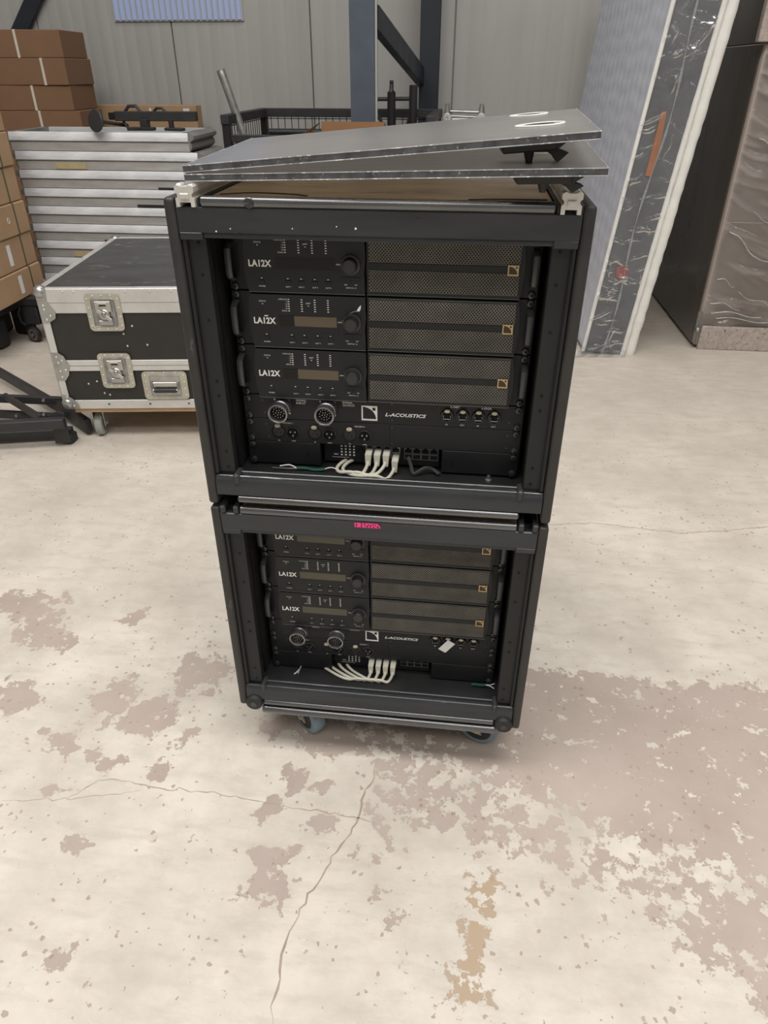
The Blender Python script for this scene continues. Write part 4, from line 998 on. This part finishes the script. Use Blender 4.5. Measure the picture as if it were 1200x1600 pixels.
for k, (d, xa, xb, z0, z1) in enumerate(((2, .27, .53, .002, .012), (3, .13, .40, .002, .016), (5, -.10, .0, .002, .010), (5, .38, .47, .002, .010))):
    put(MB().box(xa, xb, -.0022, -.0006, z0, z1, .0004), 'black_tape', M['black_steel'], decks[d], label='strip of black tape')

# black base plate and bar lying on the decks, a pipe in the top deck
st = thing('speaker_bar', 'black steel bar with brackets lying on the stage decks', 'bar', (-1.55, 3.10, 1.025))
P = lambda mb, name, m, par=None, **k: put(mb, name, m, par or st, world=True, **k)
P(MB().bar((-1.80, 3.10, 1.092), (-1.36, 3.13, 1.092), .045, .046, .003), 'bar', M['black_steel'])
P(MB().bar((-1.835, 3.098, 1.092), (-1.800, 3.10, 1.092), .030, .034, .003), 'bar_end', M['hole'])
P(MB().tube([(-1.735, 3.10, 1.03), (-1.760, 3.10, 1.06), (-1.755, 3.10, 1.10), (-1.720, 3.10, 1.138), (-1.680, 3.10, 1.140), (-1.655, 3.10, 1.110)], .0085, 8), 'hoop', M['black_steel'])
P(MB().tube([(-1.60, 3.12, 1.105), (-1.575, 3.12, 1.128), (-1.545, 3.12, 1.130), (-1.525, 3.12, 1.112)], .007, 8), 'hoop', M['black_steel'])
P(MB().bar((-1.73, 3.08, 1.034), (-1.585, 3.08, 1.034), .05, .016, .003).box(-1.66, -1.62, 3.07, 3.12, 1.03, 1.08, .004), 'bracket', M['black_steel'])
P(MB().bar((-1.53, 3.10, 1.033), (-1.43, 3.10, 1.031), .05, .014, .003).cyl((-1.50, 3.11, 1.03), (-1.50, 3.11, 1.075), .014, 12), 'bracket', M['black_steel'])
fd = thing('round_foot', 'round black rubber foot on a short rod, beside the steel bar', 'foot', (-1.84, 2.96, 1.022))
P = lambda mb, name, m, par=None, **k: put(mb, name, m, par or fd, world=True, **k)
P(MB().lathe((-1.848, 2.965, 1.076), (-.45, -1, .18), [(.040, -.004), (.053, -.002), (.054, .006), (.050, .010), (.02, .011)], 28), 'disc', M['grey_steel'])
P(MB().cyl((-1.846, 2.969, 1.075), (-1.76, 3.14, 1.045), .009, 10), 'rod', M['black_steel'])
pp = put(MB().tube([(-2.22, 3.16, .982), (-2.18, 3.17, .996), (-2.05, 3.18, .990), (-1.90, 3.19, .982)], .017, 10), 'black_tube', M['black_steel'])
tag(pp, 'black tube lying inside the rim of the topmost deck', 'tube')

# ------------------------------------------------------------------ cartons
def carton(label, loc, rz, w, d, h, m, group=None, strap=None, front=True):
    R = thing('cardboard_box', label, 'box', loc, rz, group)
    put(MB().box(-w / 2, w / 2, -d / 2, d / 2, 0, h - .001, .004), 'carton', m, R)
    if strap is not None:
        x = -w / 2 + w * strap
        put(MB().box(x - .008, x + .008, -d / 2 - .0015, d / 2 + .0015, .0005, h + .0002, .0003), 'strap', M['strap'], R, label='white strap')
    return R
NB = ['topmost', 'second from the top', 'third from the top', 'fourth from the top']
bz = [1.519, 1.367, 1.217, 1.073, .93]
rotb = math.radians(5)
for i in range(4):
    carton('dark brown strapped carton against the wall, %s of the rear stack' % NB[i], (-2.955 - (.012, .0, .008, -.02)[i], 4.22, bz[i + 1]), rotb + (.02, -.02, .01, .02)[i], .84, .42, bz[i] - bz[i + 1], M['card_dark'], 'strapped cartons of the rear stack', (.66, .82, .70, .68)[i])
carton('tall dark brown carton carrying the rear stack, seen only at its top', (-2.955, 4.24, 0), rotb, .90, .46, .93, M['card_dark'])
bx = thing('cardboard_box', 'long flat brown carton standing by the wall behind the decks', 'box', (-2.40, 4.66, 0))
put(MB().box(-.48, .51, -.06, .06, 0, 1.088, .004), 'carton', M['card'], bx)
put(MB().box(-.355, -.335, -.0615, .0615, .001, 1.0895), 'strap', M['strap'], bx, label='white strap')
put(MB().box(.415, .46, -.0612, -.06, 1.025, 1.068), 'label_sticker', M['paper'], bx, label='pale sticker')
put(MB().box(.07, .095, -.0612, -.06, 1.035, 1.05).box(.16, .175, -.0612, -.06, 1.04, 1.068), 'tape_marks', M['paper'], bx)
# near stack at the left edge
NL = ['second from the bottom, big white label', 'third from the bottom, small round mark', 'fourth from the bottom', 'fifth from the bottom', 'topmost in view']
zc = [.250, .394, .556, .712, .879, 1.036, 1.19]
group = 'strapped cartons at the left edge'
for i in range(6):
    lab = 'light brown carton at the left edge, ' + ('bottom of the near stack, white label' if i == 0 else NL[i - 1])
    R = thing('cardboard_box', lab, 'box', (-2.49 + (.004, -.003, .002, -.004, .003, 0)[i], 2.48, zc[i]), math.radians(2.5 + (0, .6, -.4, .5, 0, .3)[i]), group)
    h = zc[i + 1] - zc[i]
    put(MB().box(-.24, .235, -.32, .32, 0, h - .0025, .005), 'carton', M['card'], R)
    put(MB().box(-.242, .2362, .195, .207, .0005, h - .0022), 'strap', M['strap_green'], R, label='dark green strap')
    if i in (0, 1, 2):
        y = (.07, .045, -.045)[i]
        put(MB().box(.2352, .2362, y, y + .034, h * .18, h * .82), 'shipping_label', M['paper'], R, label='white shipping label')
    if i == 2:
        put(MB().tube([(.2362, .125 + .009 * math.cos(a * .6283), h * .52 + .014 * math.sin(a * .6283)) for a in range(10)], .0015, 5, closed=True), 'round_mark', M['paper'], R)
pal = thing('plastic_pallet', 'black plastic pallet under the cartons at the left edge', 'pallet', (-2.50, 2.48, 0))
put(MB().box(-.25, .13, -.33, .33, .16, .249, .02, seg=2), 'deck_board', M['rubber'], pal)
for x in (-.2, -.06, .085):
    for y in (-.27, 0, .27): put(MB().box(x - .045, x + .045, y - .05, y + .05, 0, .161, .015), 'block', M['rubber'], pal)

# black dolly between cartons and case
dl = thing('equipment_dolly', 'black dolly with a small caster behind the flight case corner', 'dolly', (-2.20, 2.62, 0))
P = lambda mb, name, m, par=None, **k: put(mb, name, m, par or dl, world=True, **k)
P(MB().box(-2.335, -1.78, 2.58, 2.66, .205, .247, .004), 'frame_bar', M['black_steel'])
P(MB().box(-2.24, -1.80, 2.60, 2.95, .10, .204, .006), 'frame_box', M['hole'])
P(MB().box(-2.30, -2.215, 2.585, 2.655, .10, .205, .006).tube([(-2.302, 2.58, .20), (-2.318, 2.575, .165), (-2.315, 2.575, .12), (-2.295, 2.575, .10)], .005, 6), 'caster_housing', M['black_steel'])
cst = P(MB().lathe((-2.268, 2.595, .0435), (-.3, -1, 0), [(.030, -.012), (.0415, -.012), (.0432, -.008), (.0432, .010), (.0405, .013), (.030, .013)], 24), 'caster', M['rubber'])
P(MB().lathe((-2.268, 2.595, .0435), (-.3, -1, 0), [(.034, -.0125), (.034, .0138), (.030, .0142), (.010, .012)], 20), 'wheel_rim', mat('brownish_wheel_rim', (.14, .10, .10), .5), cst)
P(MB().lathe((-2.268, 2.595, .0435), (-.3, -1, 0), [(.011, -.012), (.011, .020), (.004, .021)], 12), 'axle', M['steel'], cst)

# ------------------------------------------------------------------ folded black steel stand at the left edge
fs = thing('folding_stand', 'folded charcoal steel stand lying on the floor at the left edge', 'stand', (-1.62, 1.45, 0))
P = lambda mb, name, m, par=None, **k: put(mb, name, m, par or fs, world=True, **k)
P(MB().bar((-2.25, 1.245, .032), (-1.452, 1.445, .032), .035, .040, .003), 'lower_bar', M['grey_steel'])
P(MB().bar((-2.25, 1.145, .112), (-1.425, 1.365, .112), .035, .040, .003), 'upper_bar', M['grey_steel'])
P(MB().prism([(-.030, .012), (.030, .012), (.030, .140), (.012, .150), (-.020, .145)], 'y', -.004, .004, Matrix.Translation((-1.463, 1.380, 0)) @ Matrix.Rotation(math.radians(14), 4, 'Z')), 'hinge_plate', M['grey_steel'])
P(MB().lathe((-1.463, 1.374, .118), (.24, -1, 0), [(.010, 0), (.010, .006), (.006, .010)], 12), 'hinge_bolt', M['screw'])
P(MB().box(-1.478, -1.432, 1.395, 1.445, 0, .040, .006), 'rubber_foot', M['rubber'])
P(MB().bar((-2.25, 2.085, .065), (-1.41, 1.485, .058), .020, .052, .003), 'long_bar', M['grey_steel'])
P(MB().bar((-1.60, 1.625, .065), (-1.395, 1.478, .045), .028, .060, .003), 'bar_end', M['black_steel'])
P(MB().bar((-2.25, 1.615, .085), (-1.575, 1.628, .085), .022, .035, .003), 'cross_bar', M['grey_steel'])
P(MB().bar((-2.25, 1.565, .040), (-1.56, 1.560, .038), .030, .030, .003), 'cross_bar', M['black_steel'])
P(MB().bar((-1.82, 1.600, .105), (-1.56, 1.420, .098), .016, .034, .003), 'strut', M['grey_steel'])
for x, y, z in ((-1.745, 1.535, .052), (-1.625, 1.545, .060), (-1.640, 1.590, .105)):
    P(MB().cyl((x, y, z), (x + .01, y - .022, z + .004), .006, 10), 'bolt', M['steel'])

# ------------------------------------------------------------------ mesh pallet cages with their contents
def cage(label, x0, x1, y0, y1, zt, zfront):
    R = thing('mesh_cage', label, 'cage', ((x0 + x1) / 2, (y0 + y1) / 2, 0))
    P = lambda mb, name, m, par=None, **k: put(mb, name, m, par or R, world=True, **k)
    for x in (x0, x1):
        for y in (y0, y1): P(MB().box(x - .022, x + .022, y - .022, y + .022, 0, zt - .05, .003), 'post', M['black_steel'])
    P(MB().box(x0 - .028, x1 + .028, y1 - .024, y1 + .024, zt - .052, zt, .004), 'top_rail', M['grey_steel'])
    for x in (x0, x1): P(MB().box(x - .024, x + .024, y0 - .03, y1 - .025, zt - .052, zt, .004), 'top_rail', M['grey_steel'])
    P(MB().box(x0 + .023, x1 - .023, y0 - .02, y0 + .02, zfront - .04, zfront, .004), 'front_gate_rail', M['grey_steel'])
    P(MB().box(x0 - .02, x1 + .02, y0 - .02, y1 + .02, .10, .125), 'cage_floor', M['black_steel'])
    def wires(p, q, z0, z1, nm='wire_mesh'):
        mb = MB(); p = Vector(p); q = Vector(q); L = (q - p).length; n = max(2, int(L / .048))
        for i in range(n + 1):
            a = p + (q - p) * (i / n); mb.cyl((a.x, a.y, z0), (a.x, a.y, z1), .0026, 4)
        nz = int((z1 - z0) / .10)
        for k in range(nz + 1):
            z = z1 - .012 - k * .10
            mb.cyl((p.x, p.y, z), (q.x, q.y, z), .0026, 4)
        P(mb, nm, M['black_steel'], kind='stuff')
    wires((x0, y1, 0), (x1, y1, 0), .125, zt - .05)
    for x in (x0, x1): wires((x, y0, 0), (x, y1, 0), .125, zt - .05)
    wires((x0, y0, 0), (x1, y0, 0), .125, zfront - .04)
    return R
cage('black wire mesh cage with a grey pipe and black truss standing in it', -1.335, -.135, 3.545, 4.40, 1.082, .978)
pipe = thing('scaffold_pipe', 'grey galvanised pipe leaning in the mesh cage', 'pipe', (-1.06, 3.70, .13))
put(MB().lathe((-1.05, 3.74, .150), (-.333, -.05, 1.155), [(.024, 0), (.024, 1.201), (.0195, 1.202), (.0195, 1.10), (.003, 1.09)], 18), 'tube', M['galv'], pipe, world=True)
put(MB().lathe((-1.372, 3.692, 1.265), (-.333, -.05, 1.155), [(.0248, 0), (.0248, .030), (.0242, .032)], 18), 'end_collar', M['steel'], pipe, world=True)
roll = put(MB().cyl((-1.27, 4.27, .945), (-.72, 4.27, .945), .022, 16), 'steel_tube', M['black_steel']); tag(roll, 'black steel tube lying across the back of the mesh cage', 'tube')
blk = put(MB().box(-1.27, -.72, 4.18, 4.36, .126, .922, .01), 'black_crate', M['black_steel']); tag(blk, 'black crate inside the mesh cage under the black tube', 'crate')
# open carton in front of the column
oc = thing('cardboard_box', 'open brown carton with raised flaps behind the clear sheets', 'box', (-.60, 3.13, 0))
P = lambda mb, name, m, par=None, **k: put(mb, name, m, par or oc, world=True, **k)
P(MB().box(-.83, -.37, 2.98, 2.986, 0, .955).box(-.83, -.37, 3.274, 3.28, 0, .955).box(-.83, -.824, 2.986, 3.274, 0, .955).box(-.376, -.37, 2.986, 3.274, 0, .955).box(-.824, -.376, 2.986, 3.274, 0, .01), 'carton', M['card'])
P(MB().prism([(3.274, .955), (3.280, .955), (3.288, 1.062), (3.283, 1.064)], 'x', -.715, -.365), 'flap', M['card_in'])
P(MB().quad([(-.83, 2.99, .955), (-.83, 3.27, .955), (-.720, 3.28, 1.060), (-.800, 3.06, 1.000)]).quad([(-.834, 2.99, .955), (-.804, 3.06, 1.000), (-.724, 3.28, 1.060), (-.834, 3.27, .955)]), 'flap', M['card'])
P(MB().quad([(-.37, 2.99, .955), (-.350, 3.05, 1.03), (-.362, 3.28, 1.068), (-.37, 3.27, .955)]).quad([(-.366, 2.99, .955), (-.366, 3.27, .955), (-.358, 3.28, 1.068), (-.346, 3.05, 1.03)]), 'flap', M['card'])
P(MB().prism([(2.980, .955), (2.986, .955), (2.945, .998), (2.940, .995)], 'x', -.82, -.38), 'flap', M['card'])
# black truss piece
tr = thing('truss_section', 'black steel truss section standing right of the blue column', 'truss', (-.42, 4.22, .126))
P = lambda mb, name, m, par=None, **k: put(mb, name, m, par or tr, world=True, **k)
for x, zt in ((-.560, 1.10), (-.432, 1.185), (-.290, 1.222)):
    P(MB().cyl((x, 4.22, .126), (x, 4.22, zt), .027, 14, bev=.004), 'chord', M['black_steel'])
P(MB().lathe((-.432, 4.22, 1.185), (0, 0, 1), [(.020, 0), (.014, .010), (.014, .035), (.011, .040), (.014, .046), (.012, .062)], 12), 'spigot', M['screw'])
P(MB().cyl((-.560, 4.22, 1.142), (-.290, 4.22, 1.146), .012, 10), 'rung', M['black_steel'])
P(MB().cyl((-.556, 4.22, 1.10), (-.440, 4.22, .93), .010, 8), 'lattice', M['black_steel'])
P(MB().cyl((-.296, 4.22, 1.10), (-.360, 4.22, .86), .012, 8), 'lattice', M['black_steel'])
P(MB().cyl((-.440, 4.22, .62), (-.300, 4.22, .40), .010, 8).cyl((-.556, 4.22, .40), (-.300, 4.22, .40), .010, 8), 'lattice', M['black_steel'])
# aluminium truss piece with fork ends
at_ = thing('truss_section', 'small aluminium truss section with fork ends, right of the black truss', 'truss', (.05, 4.10, 0))
P = lambda mb, name, m, par=None, **k: put(mb, name, m, par or at_, world=True, **k)
for x in (-.062, .152):
    P(MB().cyl((x, 4.10, 0), (x, 4.10, 1.045), .022, 14), 'chord', M['alu'])
    P(MB().lathe((x, 4.075, 1.046), (0, -1, 0), [(.026, -.05), (.028, .0), (.024, .004), (.008, .004), (.007, -.002)], 18), 'hub', M['alu'])
    for d in (-.013, .013):
        P(MB().bar((x + d * 1.4, 4.10, 1.055), (x + d * .6, 4.10, 1.125), .016, .010, .002), 'fork_tine', M['conn_steel'])
P(MB().cyl((-.045, 4.10, 1.082), (.135, 4.10, 1.078), .010, 10), 'rung', M['conn_steel'])
P(MB().cyl((-.045, 4.10, 1.056), (.140, 4.10, 1.050), .008, 10), 'rung', M['conn_steel'])
P(MB().box(-.03, .13, 4.085, 4.095, 1.012, 1.044, .003), 'white_plate', M['white_mark'])

# ------------------------------------------------------------------ mattress leaning on the wrapped furniture
T = math.radians(5.6)
mt = thing('mattress', 'white quilted mattress in clear film, leaning to the right on edge', 'mattress', (.765, 2.745, .02), rot=(0, T, math.radians(4.0)))
TH, LM, HM = .283, 1.55, 2.0
P = lambda mb, name, m, par=None, **k: put(mb, name, m, par or mt, **k)
P(MB().box(.018, .212, .004, LM - .004, .004, HM - .004), 'core', M['grey_fab'], label='charcoal fabric border')
# quilted left face as a grid with puckers
mb = MB(); bm = mb.bm; G = []
ny, nz = 70, 90
for i in range(ny + 1):
    row = []
    for k in range(nz + 1):
        y = LM * i / ny; z = HM * k / nz
        d = .0048 * abs(math.sin(y * math.pi / .095 + .6 * math.sin(z * 18))) * abs(math.sin(z * math.pi / .085 + .5 * math.sin(y * 16)))
        row.append(bm.verts.new((.018 - .006 - d if 0 < i < ny and 0 < k < nz else .018, y, z)))
    G.append(row)
for i in range(ny):
    for k in range(nz): bm.faces.new((G[i][k], G[i][k + 1], G[i + 1][k + 1], G[i + 1][k]))
P(mb, 'quilted_panel', M['quilt'], angle=60, label='pale bluish quilted panel')
P(MB().tube([(.010, 0, 0), (.008, -.003, HM * .5), (.010, 0, HM)], .010, 10), 'piping', M['white_fab'], label='white piping')
rnd = random.Random(3)
def lumpy(x0, x1, rr, nm):
    mb = MB(); rings = []
    n = 60
    for k in range(n + 1):
        z = HM * k / n; a = rnd.uniform(-.0022, .0022)
        w = x1 - x0; cx = (x0 + x1) / 2
        rings.append([(cx + (w / 2 + a) * math.cos(t * math.pi / 6), .03 + (.034 + a) * math.sin(t * math.pi / 6), z) for t in range(12)])
    mb.ring_strip(rings); return P(mb, nm, M['white_fab'], angle=70)
lumpy(.205, .243, .034, 'border_roll'); lumpy(.238, .292, .040, 'border_roll')
P(MB().box(.205, .286, .05, LM, .002, HM, .008), 'top_layer', M['white_fab'], label='white knitted top layer')
P(MB().prism([(.088, .87), (.116, .87), (.122, .985), (.106, 1.14), (.084, 1.135)], 'y', -.0015, .0035), 'orange_label', M['orange'], label='orange label under the film')
P(MB().lathe((.103, .003, .425), (0, -1, 0), [(.034, 0), (.034, .0035)], 20), 'red_sticker', M['red'], label='dull red round sticker')
# film over the near edge and a taped seam
def film_grid(xs, zs, y, ridges, base, soft):
    """thin sheet with crisp raised folds; each fold: centre, direction, half length, half width, height"""
    mb = MB(); bm = mb.bm; G = []
    H = {}
    for (cx, cz, a, hl, hw, h) in ridges:
        ca, sa = math.cos(a), math.sin(a); ex = abs(ca) * hl + hw + .01; ez = abs(sa) * hl + hw + .01
        for i, x in enumerate(xs):
            if abs(x - cx) > ex: continue
            for k, z in enumerate(zs):
                if abs(z - cz) > ez: continue
                t = ((x - cx) * ca + (z - cz) * sa) / hl
                if abs(t) >= 1: continue
                d = (-(x - cx) * sa + (z - cz) * ca + .25 * hw * math.sin(t * 5 + cx * 40)) / hw
                if abs(d) < 1: H[i, k] = H.get((i, k), 0) + h * (1 - abs(d)) * (1 - t * t)
    for i, x in enumerate(xs):
        row = []
        for k, z in enumerate(zs):
            row.append(bm.verts.new((x, y - H.get((i, k), 0) - base * math.sin(z * 23 + x * soft + 1.5 * math.sin(z * 7)), z)))
        G.append(row)
    for i in range(len(xs) - 1):
        for k in range(len(zs) - 1): bm.faces.new((G[i][k], G[i + 1][k], G[i + 1][k + 1], G[i][k + 1]))
    return mb
rd = random.Random(11)
rg = []
for k in range(125):
    hl = rd.uniform(.03, .11)
    rg.append((rd.uniform(.015, .2), rd.uniform(.03, 1.97), rd.choice((-1, 1, 1)) * rd.uniform(.05, .6) if rd.random() < .88 else rd.uniform(1, 2), hl, rd.uniform(.008, .016), rd.uniform(.004, .0095)))
film = P(film_grid([.004 + .205 * i / 50 for i in range(51)], [HM * k / 480 for k in range(481)], -.010, rg, .0012, 20), 'wrap_film', M['film'], angle=80, label='wrinkled clear film')
rings = []
pts = [(.118 + .012 * math.sin(z * 7) - .010 * (1 - z / 2), -.017, z) for z in [HM * k / 40 for k in range(41)]]
mb = MB()
for k in range(40):
    p, q = pts[k], pts[k + 1]; w0 = .0035 + .0025 * math.sin(k * 1.3); w1 = .0035 + .0025 * math.sin(k * 1.3 + 1.3)
    mb.quad([(p[0] - w0, p[1], p[2]), (p[0] + w0, p[1] - .001, p[2]), (q[0] + w1, q[1] - .001, q[2]), (q[0] - w1, q[1], q[2])])
P(mb, 'film_seam', see_through('film_seam', (.9, .9, .92), (.55, .57, .60), .3, .5, .2, (9, 9, 30), 3, .5), film)
# bunched film at the foot
mb = MB(); bm = mb.bm; G = []
for i in range(31):
    row = []
    for k in range(9):
        x = -.03 + .27 * i / 30; t = k / 8
        row.append(bm.verts.new((x - .02 * t, -.012 - .040 * t + .004 * math.sin(i * .9 + k * .5), .03 - .044 * t + .008 * math.sin(i * .75) * t * (1 - t) * 4)))
    G.append(row)
for i in range(30):
    for k in range(8): bm.faces.new((G[i][k], G[i + 1][k], G[i + 1][k + 1], G[i][k + 1]))
P(mb, 'film_end', M['film'], film, angle=80)

# ------------------------------------------------------------------ wrapped furniture at the right
def wrapped_film(P, x0, x1, z0, z1, y, seed, par):
    r = random.Random(seed); rg = []
    for k in range(50):
        rg.append((r.uniform(x0, x0 + .62), r.uniform(z0 + .2, z1), -r.uniform(.08, .60), r.uniform(.06, .22), r.uniform(.010, .018), r.uniform(.004, .009)))
    for k in range(34):
        rg.append((r.uniform(x0, x0 + .62), r.uniform(z0 + .06, z0 + .24), r.uniform(-.25, .35), r.uniform(.05, .18), r.uniform(.008, .014), r.uniform(.004, .008)))
    xs = [x0 + .66 * i / 150 for i in range(151)] + [x0 + .66 + (x1 - x0 - .66) * i / 12 for i in range(1, 13)]
    return P(film_grid(xs, [z0 + (z1 - z0) * k / 290 for k in range(291)], y - .008, rg, .0020, 9), 'wrap_film', M['film'], par, angle=80, label='wrinkled clear film')
wf = thing('wrapped_furniture', 'large grey beige furniture block wrapped in clear film on foam blocks', 'furniture', (1.86, 3.5, 0))
P = lambda mb, name, m, par=None, **k: put(mb, name, m, par or wf, world=True, **k)
P(MB().box(1.395, 2.39, 2.93, 4.12, .012, 1.405, .012, seg=2), 'block', M['wrapped'])
P(MB().box(1.388, 1.3955, 2.96, 4.11, .02, 1.40), 'side_film', M['wrapped_shaded'], label='glossy film on the side, darkened as in shade')
P(MB().box(1.412, 2.38, 2.905, 2.93, 0, .128, .004), 'foam_edge', M['foam'], label='speckled foam edge block')
P(MB().cyl((1.392, 2.925, .03), (1.392, 2.925, .20), .012, 10), 'film_fold', M['film'])
P(MB().cyl((1.385, 2.915, .105), (1.397, 2.915, .105), .014, 14), 'foot_cap', M['steel'])
wrapped_film(P, 1.40, 2.39, .03, 1.40, 2.922, 5, wf)
M['film_glint'] = see_through('whitish_film_highlight', (.92, .93, .95), (.80, .80, .81), .35, .80, .15, (8, 8, 30), 3, .6)  # highlights on the film folds, painted as whitish strips
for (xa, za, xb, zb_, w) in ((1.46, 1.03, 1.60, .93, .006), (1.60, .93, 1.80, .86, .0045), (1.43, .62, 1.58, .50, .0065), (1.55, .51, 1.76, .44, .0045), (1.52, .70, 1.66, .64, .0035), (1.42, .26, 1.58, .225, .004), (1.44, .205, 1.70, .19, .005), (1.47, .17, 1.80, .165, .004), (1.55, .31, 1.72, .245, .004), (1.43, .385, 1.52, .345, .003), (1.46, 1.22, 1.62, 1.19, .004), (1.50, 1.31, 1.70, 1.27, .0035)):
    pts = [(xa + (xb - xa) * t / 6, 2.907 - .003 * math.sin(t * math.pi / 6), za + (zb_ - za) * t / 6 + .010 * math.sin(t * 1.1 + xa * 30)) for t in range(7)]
    P(MB().tube(bez(pts, 3), .003, 6, flat=(w, w * .5)), 'film_highlight', M['film_glint'], label='whitish highlight streak on the film')
P(MB().tube([(1.40, 2.912, .655), (1.7, 2.910, .653), (2.38, 2.911, .650)], .0012, 5), 'cord', M['print_dim'])
w2 = thing('wrapped_furniture', 'second wrapped block on top of the large one, speckled foam in front', 'furniture', (1.86, 3.5, 1.4065))
P = lambda mb, name, m, par=None, **k: put(mb, name, m, par or w2, world=True, **k)
P(MB().box(1.42, 2.39, 2.95, 4.10, 1.407, 2.10, .012, seg=2), 'block', M['wrapped'])
P(MB().box(1.413, 1.4205, 2.98, 4.09, 1.41, 2.09), 'side_film', M['wrapped_shaded'], label='glossy film on the side, darkened as in shade')
P(MB().box(1.350, 2.38, 2.90, 2.949, 1.408, 1.62, .004), 'foam_edge', M['foam'], label='speckled foam edge block')
